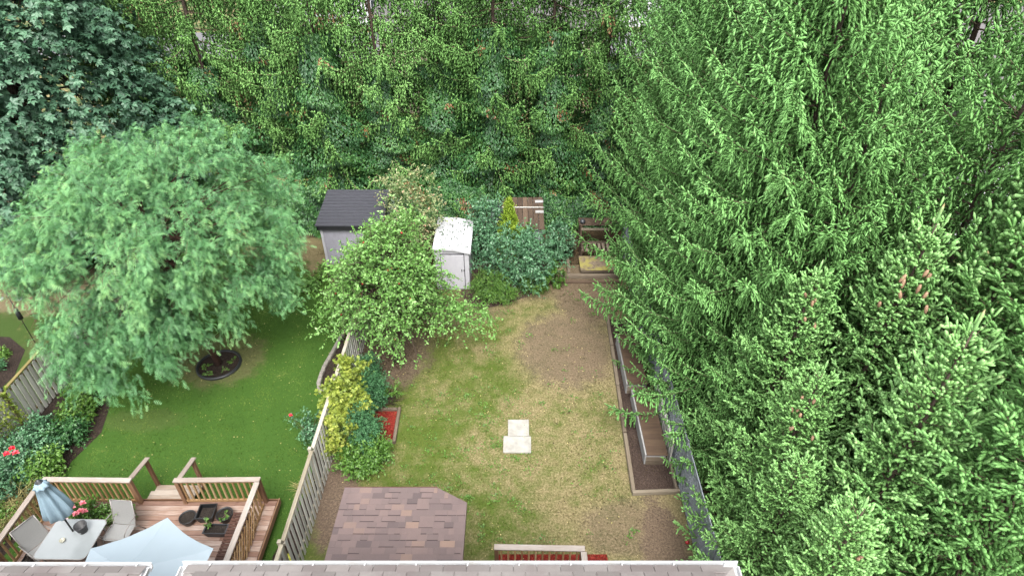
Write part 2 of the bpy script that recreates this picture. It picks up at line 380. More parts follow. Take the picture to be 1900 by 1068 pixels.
M['ground'] = lawn_mat('ground', [(.02, .04, .008), (.04, .075, .014), (.06, .10, .02), (.1, .12, .035)], [(.12, .09, .04), (.2, .15, .07), (.26, .2, .11)], [(.07, .05, .03), (.13, .09, .055), (.2, .15, .09)], (30, 60), [], base=.4)

def shingle_mat(name, cols, gran=140, band=False):
    k = N(name); r = k.rand(); p = k.pos()
    c = k.ramp(r, [(q, dim(w_)) for q, w_ in cols], 'LINEAR'); g = k.noise(p, gran, 2, .8); b = k.noise(p, 1.1, 4, .6)
    c = k.mix(k.rng(g, .3, .7, .0, .45), c, k.mix(.5, c, (.02, .018, .02)), 'MIX')
    c = k.mix(k.rng(b, .42, .66, 0, .45), c, (.085, .065, .065))
    return k.shader(c, .95, .15, g, .6, .004)
M['bay_shingle'] = shingle_mat('brown shingles', [(0, (.18, .14, .14)), (.10, (.25, .19, .183)), (.6, (.29, .215, .205)), (.92, (.31, .228, .212)), (.96, (.38, .265, .22)), (1, (.42, .29, .23))])
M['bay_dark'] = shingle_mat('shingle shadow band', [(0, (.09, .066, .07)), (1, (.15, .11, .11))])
M['main_shingle'] = shingle_mat('grey shingles', [(0, (.26, .235, .225)), (.5, (.33, .30, .29)), (1, (.40, .365, .35))])

# ---------------------------------------------------------------- leaf and needle templates
def sprig_tpl(k=5, star=True):
    V = [(0, 0, 0)]; n = 2 * k if star else k
    for z, r in ((.16, .8), (.72, 1.0)):
        for i in range(n):
            a = 2 * math.pi * i / n; rr = r * (1.0 if (i % 2 == 0 or not star) else .62); V.append((rr * math.cos(a), rr * math.sin(a), z + (.05 if i % 2 else 0)))
    V.append((0, 0, 1)); T = []
    for i in range(n):
        j = (i + 1) % n; T += [(0, 1 + j, 1 + i), (1 + i, 1 + j, 1 + n + j), (1 + i, 1 + n + j, 1 + n + i), (1 + n + i, 1 + n + j, 1 + 2 * n)]
    V = np.array(V, float); return V, np.array(T), (V[:, 2] * .22 - .08)
SPRIG = sprig_tpl(3, True); SPRIG_L = sprig_tpl(3, False); SPRIG_N = sprig_tpl(4, False)
def spike_tpl():
    V = np.array([(0, 0, 0), (1, 0, .5), (-.5, .87, .5), (-.5, -.87, .5), (0, 0, 1.)]); T = np.array([(0, 2, 1), (0, 3, 2), (0, 1, 3), (1, 2, 4), (2, 3, 4), (3, 1, 4)])
    return V, T, V[:, 2] * .2 - .08
SPIKE = spike_tpl()
LEAF = (np.array([(0, 0, 0), (-.3, .07, .45), (.3, .07, .45), (0, -.08, 1.)]), np.array([(0, 3, 1), (0, 2, 3)]), np.array([0, 0, 0, .04]))
def lobed():
    V, T = [], []
    for a, s in ((0, 1.0), (1.0, .85), (-1.0, .85)):
        o = len(V); c_, s_ = math.cos(a), math.sin(a)
        for x, y, z in ((0, 0, 0), (-.26, .05, .5), (.26, .05, .5), (0, -.12, 1.)): V.append(((x * c_ + z * s_) * s, y, (z * c_ - x * s_) * s))
        T += [(o, o + 3, o + 1), (o, o + 2, o + 3)]
    return np.array(V), np.array(T), np.zeros(len(V))
LOBED = lobed()
def pinnate(n=5):
    V, T = [], []
    for i in range(n):
        z = .12 + .82 * i / (n - 1); y = -.28 * z * z; l = .40 * (1 - .45 * abs(2 * z - 1))
        for s in (-1, 1):
            o = len(V); V += [(0, y, z - .05), (0, y, z + .045), (s * l, y - .06, z + .10)]; T.append((o, o + 1, o + 2) if s > 0 else (o, o + 2, o + 1))
    V = np.array(V); return V, np.array(T), V[:, 2] * .06
PINN = pinnate()
BLADE = (np.array([(-.09, 0, 0), (.09, 0, 0), (.0, .25, 1.), (.2, .1, 0), (.3, .25, 0), (.5, -.2, .8), (-.2, -.1, 0), (-.3, .05, 0), (-.6, .1, .75)]), np.array([(0, 1, 2), (3, 4, 5), (6, 7, 8)]), np.array([-.1, -.1, .25, -.1, -.1, .2, -.1, -.1, .2]))

def leafy(rs, c, rad, K, m, L, nl, size, up=.3, droop=.3, fmin=.5, lump=.18, spread=.25, flat_bottom=-1.0, leafdown=.3, seed_dirs=None, cone=False, age=.4, agek=.35, tilt=.6, wid=None):
    """shoots in clumps on a lumpy ellipsoid, leaves along every shoot"""
    d = nrm(rs.normal(size=(K * 3, 3))); d = d[d[:, 2] > flat_bottom][:K]; K = len(d)
    ph = rs.uniform(0, 6.28, (6,)); fr = rs.normal(size=(6, 3)) * 2.6
    lum = 1 + lump * np.sum(np.sin(d @ fr.T + ph), 1) / 2.2
    f = fmin + (1 - fmin) * rs.uniform(0, 1, K) ** .6
    if cone:
        hz = rs.uniform(0, 1, K); az = rs.uniform(0, 6.28, K); rr = (1 - hz) ** .85 * f
        C = np.stack([np.cos(az) * rr * rad[0], np.sin(az) * rr * rad[1], (hz * 2 - 1) * rad[2]], 1); d = nrm(np.stack([np.cos(az), np.sin(az), np.full(K, .6)], 1))
    else: C = d * np.array(rad) * (f * lum)[:, None]
    cl = rs.uniform(-.12, .12, K)
    C = np.repeat(C, m, 0) + rs.normal(size=(K * m, 3)) * spread; D = np.repeat(d, m, 0)
    sd = nrm(D * .8 + rs.normal(size=(K * m, 3)) * .55 + np.array([0, 0, up])); S = K * m
    ln = L * rs.uniform(.6, 1.25, S)
    q = (np.arange(nl) + .5) / nl
    base = C - sd * ln[:, None] * .4
    pos = base[:, None] + sd[:, None] * (ln[:, None] * q)[..., None] + np.array([0, 0, -1.]) * (droop * ln[:, None] * q ** 2)[..., None]
    tan = sd[:, None] + np.array([0, 0, -1.]) * (2 * droop * q)[None, :, None]
    pr = rs.normal(size=(S, nl, 3)); ld = nrm(tan * .6 + nrm(pr) * .85 + np.array([0, 0, -leafdown]))
    yn = nrm(np.array([0, 0, 1.]) + rs.normal(size=(S, nl, 3)) * tilt + D[:, None] * .4)
    a = age + agek * (q[None, :] - .5) + np.repeat(cl, m)[:, None] + rs.uniform(-.12, .12, (S, nl))
    pos = pos.reshape(-1, 3) + np.array(c)
    sz = size * rs.uniform(.7, 1.25, S * nl)
    e = base + sd * ln[:, None] + np.array([0, 0, -1.]) * (droop * ln)[:, None]; mi = base + sd * (ln * .5)[:, None] + np.array([0, 0, -1.]) * (droop * ln * .25)[:, None]
    segs = (np.concatenate([base, mi]) + np.array(c), np.concatenate([mi, e]) + np.array(c))
    return pos, ld.reshape(-1, 3), yn.reshape(-1, 3), sz, a.ravel(), segs, C + np.array(c)

def crown_mesh(name, tpl, arr, mat):
    pos, ld, yn, sz, a, segs, C = arr
    V, T, A = inst(tpl[0], tpl[1], pos, ld, yn, sz, a, tpl[2]); return mesh_np(name, V, T, mat, A)

def limbs(rs, top, C, n, r=.04):
    """limbs from points of the stem to clump centres"""
    idx = rs.choice(len(C), min(n, len(C)), replace=False); p1 = C[idx]; tt = rs.uniform(.35, 1, len(idx))
    base = np.array(top[0])[None] * (1 - tt)[:, None] + np.array(top[1])[None] * tt[:, None]
    mid = (base + p1) / 2 + np.array([0, 0, .08]) * np.linalg.norm(p1 - base, axis=1)[:, None] + rs.normal(size=p1.shape) * .06
    a = prisms(base, mid, r, r * .6, 5); b = prisms(mid, p1, r * .6, r * .2, 4); return cat(a, b)

def spruce_arrays(rs, H, R, z0, whorl=.30, nb=6, hang=.8, slen=.11, step=.085, thick=.020, sparse=1.0, brown=.0, etop=42, ebot=-8, power=.75, lead=True, spr=.34, lr=(.66, 1.1), cap=.75):
    Ps, Ds, Ls, As, B0, B1, BR = [], [], [], [], [], [], []
    z = z0
    while z < H - .15:
        h = (z - z0) / (H - z0); Lr = R * (1 - h) ** power + .10
        n = nb if h < .85 else max(4, nb - 1); a0 = rs.uniform(0, 6.28)
        for b in range(n):
            if rs.uniform() > sparse: continue
            az = a0 + b * 6.283 / n + rs.normal() * .22; L = Lr * rs.uniform(*lr); zb = z + rs.uniform(-.12, .12)
            el = R_(ebot + (etop - ebot) * h ** 1.3 + rs.normal() * 5); te = math.tan(el); sag = .16 + .12 * (1 - h)
            bend = rs.normal() * .08
            def ax(s):
                r_ = L * s; hh = L * (te * s + sag * (np.power(s, 2.6) - s) * 1.1 + .10 * np.power(s, 5))
                aa = az + bend * s * s
                return np.stack([r_ * np.cos(aa), r_ * np.sin(aa), zb + hh], -1)
            out = np.array([math.cos(az), math.sin(az), 0]); side = np.array([-math.sin(az), math.cos(az), 0])
            sp = np.linspace(0, 1, 6); pts = ax(sp); B0.append(pts[:-1]); B1.append(pts[1:]); BR.append((.008 + .006 * L) * (1.05 - sp[:-1]))
            isb = rs.uniform() < brown
            ns = max(3, int(L * .86 / step)); s = np.linspace(.07 if L > 1 else .05, .985, ns) + rs.uniform(-.01, .01, ns); c = ax(s)
            tl = np.minimum(.10 + spr * min(L, 2.2) ** .8 * np.power(np.clip(1 - s, 0, 1), .75) * np.clip(s * 3.2, .45, 1), cap) * rs.uniform(.7, 1.2, ns)
            sg = np.where(np.arange(ns) % 2 == 0, 1.0, -1.0)
            tang = nrm(ax(np.minimum(s + .02, 1.02)) - c)
            od = nrm(tang * .75 + side[None] * sg[:, None] * rs.uniform(.55, 1.1, ns)[:, None] + rs.normal(size=(ns, 3)) * .12)
            hg = hang * rs.uniform(.6, 1.25, ns) * np.clip(1.15 - .55 * s ** 3, 0, 1)
            mq = int(max(2, math.ceil(cap * .62 / step))); q = (np.arange(mq) + .6) / mq
            wq = tl[:, None] * q[None]
            pos = c[:, None] + od[:, None] * (wq * (1 - .45 * hg[:, None] * q[None]))[..., None] + np.array([0, 0, -1.]) * (hg[:, None] * tl[:, None] * q[None] ** 1.5)[..., None]
            tn = nrm(od[:, None] * (1 - .8 * hg[:, None] * q[None])[..., None] + np.array([0, 0, -1.]) * (1.5 * hg[:, None] * np.sqrt(q)[None])[..., None])
            need = np.ceil(np.maximum(wq[:, -1:] / step, 1)); keep = rs.uniform(size=wq.shape) < np.clip(need / mq, .0, 1) * 1.15
            keep[:, -1] = True
            dd = nrm(tn * 1.0 + rs.normal(size=pos.shape) * .27 + tang[:, None] * .25 + np.array([0, 0, .18 * (1 - hang)]))
            dd[:, -1] = nrm(tn[:, -1] + rs.normal(size=(ns, 3)) * .1)
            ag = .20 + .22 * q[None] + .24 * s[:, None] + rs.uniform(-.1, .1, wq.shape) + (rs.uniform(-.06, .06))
            if isb: ag = np.where((rs.uniform(size=ag.shape) < .6) & (s[:, None] < .75), .95 + 0 * ag, ag)
            k = keep.ravel(); Ps.append(pos.reshape(-1, 3)[k]); Ds.append(dd.reshape(-1, 3)[k]); As.append(ag.ravel()[k])
            Ls.append(slen * rs.uniform(.7, 1.2, k.sum()))
            # shoots on top of the branch axis and its tip
            n2 = max(3, int(L / (step * .75))); s2 = np.linspace(.16, 1.0, n2); c2 = ax(s2)
            d2 = nrm(tang[np.minimum((s2 * (ns - 1)).astype(int), ns - 1)] + np.array([0, 0, .45]) + rs.normal(size=(n2, 3)) * .45)
            d2[-1] = nrm(ax(np.array([1.02])) - ax(np.array([.96])))[0]
            Ps.append(c2); Ds.append(d2); As.append(.42 + .22 * s2 + rs.uniform(-.08, .08, n2)); l2 = slen * rs.uniform(.6, 1.0, n2); l2[-1] *= 1.7; Ls.append(l2)
        z += whorl * rs.uniform(.75, 1.2) * (1 - .35 * h)
    if lead:
        zz = np.linspace(H - .5, H - .02, 9); az = rs.uniform(0, 6.28, 9)
        Ps.append(np.stack([0 * zz, 0 * zz, zz], 1)); Ds.append(nrm(np.stack([np.cos(az), np.sin(az), 1.3 + 0 * az], 1))); Ls.append(np.full(9, slen * .9)); As.append(np.full(9, .7))
        Ps.append(np.array([[0, 0, H - .05]])); Ds.append(np.array([[0, 0, 1.]])); Ls.append(np.array([.42])); As.append(np.array([.78]))
    P_, D_, L_, A_ = map(np.concatenate, (Ps, Ds, Ls, As))
    return P_, D_, L_, A_, np.concatenate(B0), np.concatenate(B1), np.concatenate(BR)

def spruce_meshes(seed, H, R, z0, mat, tpl, thick, **kw):
    rs = np.random.RandomState(seed); P_, D_, L_, A_, b0, b1, br = spruce_arrays(rs, H, R, z0, thick=thick, **kw)
    wd = thick * rs.uniform(.8, 1.2, len(L_)) ; yn = rs.normal(size=P_.shape)
    V, T, A = inst(tpl[0], tpl[1], P_, D_, yn, L_, A_, tpl[2], wid=wd)
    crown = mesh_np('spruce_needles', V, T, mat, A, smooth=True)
    V, T = prisms(b0, b1, br, br * .8, 4); branches = mesh_np('spruce_branches', V, T, M['twig'])
    zs = np.linspace(0, H, 9); V, T = tube([(math.sin(z * .9) * .03, math.cos(z * .7) * .03, z) for z in zs], [max(.012, (.02 + .0075 * H) * (1 - z / H) ** .9 + .01) for z in zs], 9)
    trunk = mesh_np('spruce_trunk', V, T, M['bark'], smooth=True)
    print('spruce', seed, len(L_), 'sprigs', len(T)); return crown, branches, trunk

def place_spruce(meshes, x, y, label, group, rz=0.0, s=1.0, sz=None, lean=(0, 0)):
    t = thing('spruce_tree', label, 'tree', group, (x, y, 0), rz); t.scale = (s, s, sz or s)
    t.rotation_euler = (R_(lean[0]), R_(lean[1]), rz)
    for n, me in zip(('crown', 'branches', 'trunk'), meshes):
        o = obj(n, me, t)
        if n == 'branches': o['kind'] = 'stuff'
    return t
# ================================================================ SETTING
XA, XB, XC = -14.9, -5.3, 4.72           # the three lot lines
g = sheet('ground', [(-150, -40), (150, -40), (150, 260), (-150, 260)], -.012, M['ground'])
sheet('lawn', [(XA, 3), (XB - .1, 3), (XB - .1, 24.5), (XA, 24.5)], 0.0, M['lawn_left'])
sheet('lawn', [(XB - .1, 3), (XC - .05, 3), (XC - .05, 22.3), (XB - .1, 22.3)], 0.0, M['lawn_mid'])
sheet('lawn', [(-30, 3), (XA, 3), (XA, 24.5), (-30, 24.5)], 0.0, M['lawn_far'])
sheet('forest_floor', [(-30, 24.5), (XB - .1, 24.5), (XB - .1, 22.3), (XC - .05, 22.3), (XC - .05, 3), (16, 3), (16, 33), (-30, 33)], -.006, M['litter'])
sheet('road', [(-80, 52), (80, 52), (80, 60), (-80, 60)], -.006, M['road'])
sheet('soil_bed', [(3.42, 10.96), (4.62, 10.96), (4.60, 18.6), (3.62, 18.6)], .008, M['bedsoil'])
pA = [(-15, 8.6), (-13.0, 8.6), (-12.75, 10.8), (-12.9, 12.0), (-12.6, 13.1), (-12.9, 14.2), (-13.6, 15.6), (-14.2, 17), (-15, 18)]
sheet('soil_bed', pA, .006, M['soil'])
pB = [(-5.4, 7.0), (-5.95, 7.0), (-6.1, 9.0), (-5.8, 10.4), (-5.75, 11.6), (-5.9, 12.5), (-5.95, 13.4), (-5.95, 14.6), (-6.32, 14.9), (-6.42, 15.9), (-6.25, 17.4), (-5.95, 18.4), (-5.4, 18.8)]
sheet('soil_bed', pB, .006, M['soil'])
sheet('soil_bed', [(-4.65, 12.75), (-3.6, 12.75), (-3.62, 13.98), (-4.65, 13.98)], .012, M['redmulch'])
sheet('soil_bed', [(-.35, 8.1), (2.45, 8.1), (2.42, 9.08), (-.35, 9.08)], .012, M['redmulch'])
pc = [(-2.0, 20.1), (-1.4, 19.2), (-.4, 19.5), (.7, 20.1), (1.6, 20.9), (1.9, 22.3), (-2.2, 22.6)]
sheet('soil_bed', pc, .010, M['bedsoil'])

# grass standing on the lawns
def grass(name, x0, x1, y0, y1, n, h, mat, label, seed, avoid=()):
    rs = np.random.RandomState(seed); p = np.stack([rs.uniform(x0, x1, n), rs.uniform(y0, y1, n), np.zeros(n)], 1)
    cl = np.sin(p[:, 0] * 2.1 + np.sin(p[:, 1] * 1.3) * 2) * np.sin(p[:, 1] * 1.7 + p[:, 0] * .6)
    k = rs.uniform(size=n) < .75 + .25 * cl
    for (ax, ay, rx, ry, st) in avoid:
        d = ((p[:, 0] - ax) / rx) ** 2 + ((p[:, 1] - ay) / ry) ** 2; k &= ~((d < 1) & (rs.uniform(size=n) < .8))
    p = p[k]; n = len(p)
    zd = nrm(np.stack([rs.normal(size=n) * .4, rs.normal(size=n) * .4, np.ones(n)], 1)); az = rs.uniform(0, 6.28, n)
    V, T, A = inst(BLADE[0], BLADE[1], p, zd, np.stack([np.cos(az), np.sin(az), 0 * az], 1), h * rs.uniform(.6, 1.3, n), .45 + rs.uniform(-.2, .2, n), BLADE[2])
    o = obj(name, mesh_np(name, V, T, mat, A)); o['kind'] = 'stuff'; o['label'] = label; o['category'] = 'grass'; return o
grass('grass', XA + .3, XB - .6, 6, 23.5, 60000, .054, M['lawn_left'], 'short green mown grass of the lawn left of the middle fence', 1, [(-7.0, 22.3, 1.6, 1.2, 1), (-10.2, 16.3, .8, .75, 1), (-13.8, 12, 1.3, 4, 1), (-6.1, 16, .4, 2.5, 1)])
grass('grass', XB + .25, 3.35, 8, 21.5, 50000, .050, M['lawn_mid'], 'sparse dry yellowing grass of the middle yard', 2, [(1.9, 17, 1.6, 2, 1), (-4.5, 16.6, 1.6, 1.8, 1), (-4.9, 11, .6, 1.9, 1), (3.1, 9.8, 1.2, .9, 1), (.15, 12.95, .55, .7, 1), (-4.1, 13.4, .7, .7, 1), (.5, 8.5, 2.2, .6, 1)])
# pale fallen leaves and petals on the lawns
rs = np.random.RandomState(5); n = 900
p = np.stack([rs.uniform(-12.5, 3.3, n), rs.uniform(8, 22, n), np.full(n, .035)], 1); p = p[(np.abs(p[:, 0] - XB) > .3)]; n = len(p)
V, T, A = inst(LEAF[0], LEAF[1], p, nrm(np.stack([rs.normal(size=n), rs.normal(size=n), .1 * rs.normal(size=n)], 1)), np.tile([0, 0, 1.], (n, 1)), .05 * rs.uniform(.5, 1.2, n), rs.uniform(.3, 1, n), LEAF[2])
o = obj('fallen_leaves', mesh_np('fallen_leaves', V, T, M['blade'], A)); tag(o, 'small pale fallen leaves scattered over the lawns', 'leaves', kind='stuff')

rs = np.random.RandomState(8); P_, D_ = [], []
for i in range(190):
    cx, cy = rs.uniform(-4.6, 3.2), rs.uniform(9.3, 20.6)
    if rs.uniform() < .35: cx, cy = rs.uniform(-3.2, .5), rs.uniform(9.3, 15)
    m_ = rs.randint(6, 22); rr_ = rs.uniform(.03, .13); q = rs.normal(size=(m_, 2)) * rr_; P_.append(np.column_stack([cx + q[:, 0], cy + q[:, 1], rs.uniform(.01, .05, m_)])); D_.append(np.column_stack([q / rr_ + rs.normal(size=(m_, 2)) * .4, rs.uniform(.2, .8, m_)]))
P_, D_ = np.concatenate(P_), nrm(np.concatenate(D_)); n = len(P_)
V, T, A = inst(LEAF[0], LEAF[1], P_, D_, np.tile([0, 0, 1.], (n, 1)), .06 * rs.uniform(.6, 1.3, n), rs.uniform(.1, .7, n), LEAF[2])
o = obj('weeds', mesh_np('weeds', V, T, M['bright'], A)); tag(o, 'small clover and weed tufts dotted over the dry middle lawn', 'weeds', kind='stuff')
rs = np.random.RandomState(18); n = 1500; r_ = np.abs(rs.normal(size=n)) * 1.5; az = rs.uniform(0, 6.28, n); p = np.stack([-3.9 + r_ * np.cos(az), 16.2 + r_ * np.sin(az), np.full(n, .03)], 1); p = p[p[:, 0] > XB + .1]; p2 = np.stack([rs.uniform(1.2, 4.4, 900), rs.uniform(9.5, 21, 900), np.full(900, .03)], 1); p = np.concatenate([p, p2]); n = len(p)
V, T, A = inst(LEAF[0], LEAF[1], p, nrm(np.stack([rs.normal(size=n), rs.normal(size=n), .15 * rs.normal(size=n)], 1)), np.tile([0, 0, 1.], (n, 1)), .055 * rs.uniform(.4, 1.1, n), rs.uniform(0, 1, n), LEAF[2])
o = obj('leaf_litter', mesh_np('leaf_litter', V, T, M['litter'], A)); tag(o, 'brown leaf litter under the apple tree and beside the right hand bed', 'leaf litter', kind='stuff')

# ================================================================ HOUSES AT THE BOTTOM EDGE
def hip_roof(x0, x1, ye, ze, slope, label, sides):
    h = thing('house', label, 'house')
    W = (x1 - x0) / 2; xr = (x0 + x1) / 2; rz_ = ze + slope * W
    back = -6.0
    V = [(x0, ye, ze), (x1, ye, ze), (xr, ye - W, rz_), (x0, back, ze), (x1, back, ze), (xr, back, rz_)]
    rf = plain('roof', V, [(0, 2, 1), (0, 3, 5, 2), (1, 2, 5, 4)], M['main_shingle'], h)
    plain('wall', [(x0 + .45, ye - .5, 0), (x1 - .45, ye - .5, 0), (x1 - .45, ye - .5, ze - .05), (x0 + .45, ye - .5, ze - .05), (x0 + .45, back, 0), (x1 - .45, back, 0), (x1 - .45, back, ze - .05), (x0 + .45, back, ze - .05)],
          [(0, 3, 2, 1), (0, 4, 7, 3), (1, 2, 6, 5), (4, 5, 6, 7)], M['brick_wall'], h)
    plain('soffit', [(x0, ye, ze - .06), (x1, ye, ze - .06), (x1, back, ze - .06), (x0, back, ze - .06)], [(0, 1, 2, 3)], M['white_metal'], h)
    # shingle tabs, laid in courses up the slope
    cs, sn = 1 / math.hypot(1, slope), slope / math.hypot(1, slope); ex, tw = .145, .343
    me = None
    for c in range(5):
        y_ = ye - (c + .5) * ex * cs + .012; z_ = ze + (c + .5) * ex * sn + .014
        x = x0 + (c % 2) * tw * .5 + .02
        while x < x1 - .1:
            inx = min(x + tw / 2 - x0, x1 - x - tw / 2)
            if inx > (c + .5) * ex * cs + .06 and -8.6 < x + tw / 2 < 4:
                o = bpy.data.objects.new('shingle', box_mesh(tw - .010, ex + .02, .010, M['main_shingle'], .002)); o.location = (x + tw / 2, y_, z_ + rnd.uniform(0, .003)); o.rotation_euler = (-math.atan(slope) + .02, rnd.uniform(-.004, .004), 0); link(o, h)
            x += tw
    # gutters: white trough with an outer lip and hanger straps
    def trough(p0, p1, nx, ny, nm='gutter'):
        prof = [(0.0, .0), (0.0, -.09), (.062, -.09), (.078, -.03), (.080, .0), (.086, .004), (.086, .018), (.068, .018), (.066, -.02), (.055, -.055), (.010, -.055), (.010, .0)]
        V = []
        for p in (p0, p1):
            for (o_, z_) in prof: V.append((p[0] + nx * o_, p[1] + ny * o_, p[2] + z_))
        n_ = len(prof); F = [(i, (i + 1) % n_, n_ + (i + 1) % n_, n_ + i) for i in range(n_)] + [tuple(range(n_)), tuple(range(n_, 2 * n_))]
        return plain(nm, V, F, M['white_metal'], h)
    xa = x0 - (.086 if 'l' in sides else 0); xb = x1 + (.086 if 'r' in sides else 0)
    gt = trough((xa, ye, ze), (xb, ye, ze), 0, 1)
    k = int((x1 - x0) / .76)
    for i in range(k + 1):
        xx = x0 + .35 + i * .76
        if xx < x1 - .1 and xx > -8.6: box('gutter_strap', gt, (xx, ye + .044, ze + .02), (.018, .085, .005), M['white_metal'], rz=R_(-12))
    if 'l' in sides: trough((x0, ye, ze), (x0, back, ze), -1, 0)
    if 'r' in sides: trough((x1, ye, ze), (x1, back, ze), 1, 0)
    anchor(h, ((x0 + x1) / 2, ye - .5, 0)); return h
hip_roof(-4.80, 3.26, 5.13, 6.2, .42, 'house at the bottom edge with the long grey shingle roof and white gutter', 'lr')
hip_roof(-15.0, -5.42, 5.11, 6.2, .42, 'house in the bottom left corner with grey shingles and a short white gutter', 'r')

# ================================================================ SUNROOM ROOF (brown shingles, one clipped corner)
def sunroom():
    t = thing('sunroom', 'low sunroom with a brown patchy shingle roof and a clipped far corner', 'sunroom')
    z1 = 2.62; sl = .07        # far edge height, gentle slope
    y0, y1 = 4.66, 9.16
    zf = lambda y: z1 + (y1 - y) * sl
    outl = [(-3.88, y1), (-1.72, y1), (-1.02, 8.74), (-1.02, y0), (-3.88, y0)]
    V = [(x, y, zf(y)) for x, y in outl] + [(x, y, zf(y) - .12) for x, y in outl]
    plain('roof', V, [(0, 1, 2, 3, 4), (9, 8, 7, 6, 5)] + [(i, 5 + i, 5 + (i + 1) % 5, (i + 1) % 5) for i in range(5)], M['bay_shingle'], t)
    w_ = [(-3.7, y1 - .2), (-1.85, y1 - .2), (-1.2, 8.6), (-1.2, y0), (-3.7, y0)]
    plain('wall', [(x, y, 0) for x, y in w_] + [(x, y, zf(y) - .13) for x, y in w_], [(i, (i + 1) % 5, 5 + (i + 1) % 5, 5 + i) for i in range(5)], M['white_wall'], t)
    # architectural shingles: courses along x, random widths; each with a dark band at its upper end
    ex = .158; yy = y1; r = random.Random(3); c = 0
    ang = -math.atan(sl)
    while yy > 6.3:
        yb = yy - ex; x = -3.88
        xr = -1.02 if yb < 8.62 else -1.02 - (yy - 8.74) / .42 * .70
        xr = min(xr, -1.02)
        while x < xr - .03:
            wd = r.choice([.13, .16, .20, .24, .28, .32]); wd = min(wd, xr - x)
            if xr - (x + wd) < .05: wd = xr - x
            o = bpy.data.objects.new('shingle', box_mesh(round(wd - .002, 3), ex - .001, .010, M['bay_shingle'], .0015))
            th = r.choice([.0, .0, .003]); o.location = (x + wd / 2, (yy + yb) / 2, zf((yy + yb) / 2) + .010 + th); o.rotation_euler = (ang + .012, 0, 0); link(o, t)
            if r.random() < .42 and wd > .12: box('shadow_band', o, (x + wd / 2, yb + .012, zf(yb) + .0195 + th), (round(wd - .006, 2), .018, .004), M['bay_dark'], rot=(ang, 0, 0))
            x += wd
        yy = yb; c += 1
    box('drip_edge', t, (-2.8, y1 + .012, z1 - .03), (2.16, .02, .10), M['darkwood'])
    anchor(t, (-2.45, 6.9, 0))
sunroom()

# ================================================================ FENCES
def picket_fence(name, label, x, ys, side, zt, cap, gr, lean=0.0, double=True, wd=.135, pitch=.205, post_cap=False, gaps=()):
    """posts at ys, pickets both sides of the rails (shadow box)"""
    f = thing(name, label, 'fence', gr); r = random.Random(int(abs(x) * 10))
    for y in ys:
        box('post', f, (x - .05, y, zt / 2 + .04), (.09, .09, zt + .08), cap, bev=.004)
        if post_cap: plain('post_cap', [(x - .075, y - .075, zt + .085), (x + .075, y - .075, zt + .085), (x + .075, y + .075, zt + .085), (x - .075, y + .075, zt + .085), (x, y, zt + .16), (x - .075, y - .075, zt + .05), (x + .075, y - .075, zt + .05), (x + .075, y + .075, zt + .05), (x - .075, y + .075, zt + .05)],
                            [(0, 1, 4), (1, 2, 4), (2, 3, 4), (3, 0, 4), (0, 5, 6, 1), (1, 6, 7, 2), (2, 7, 8, 3), (3, 8, 5, 0)], M['iron'], f)
    for a, b in zip(ys[:-1], ys[1:]):
        for z, ww, hh in ((zt, .10, .04), (zt - .16, .04, .09), (.32, .04, .09)):
            bar('rail', f, (x, a + .05, z), (x, b - .05, z), ww, hh, cap)
        y = a + .12; i = 0
        while y < b - .08:
            s = side if (i % 2 == 0 or not double) else -side
            h_ = zt - .06 - rnd.uniform(0, .015)
            o = bar('picket', f, (x + s * .033, y, .05), (x + s * .033 + s * lean, y + rnd.uniform(-.012, .012), h_), wd, .018, M['fence'])
            o.rotation_euler = (0, R_(-90) + rnd.uniform(-.006, .006), R_(0)); o.rotation_euler.rotate_axis('X', R_(rnd.uniform(-1, 1)) )
            y += pitch / 2 if double else pitch; i += 1
    anchor(f, (x, (ys[0] + ys[-1]) / 2, 0)); return f
picket_fence('picket_fence', 'grey weathered picket fence between the green lawn and the dry lawn', XB, [5.8, 8.35, 11.05, 13.75, 16.45, 19.1], 1, 1.68, M['fence_rail'], None, double=False, wd=.108, pitch=.205)
picket_fence('picket_fence', 'wooden fence with black post caps behind the feathery tree on the left', XA, [8.4, 10.8, 13.2, 15.6, 18.0, 20.4, 22.8], 1, 1.68, M['fence_moss'], None, post_cap=True)

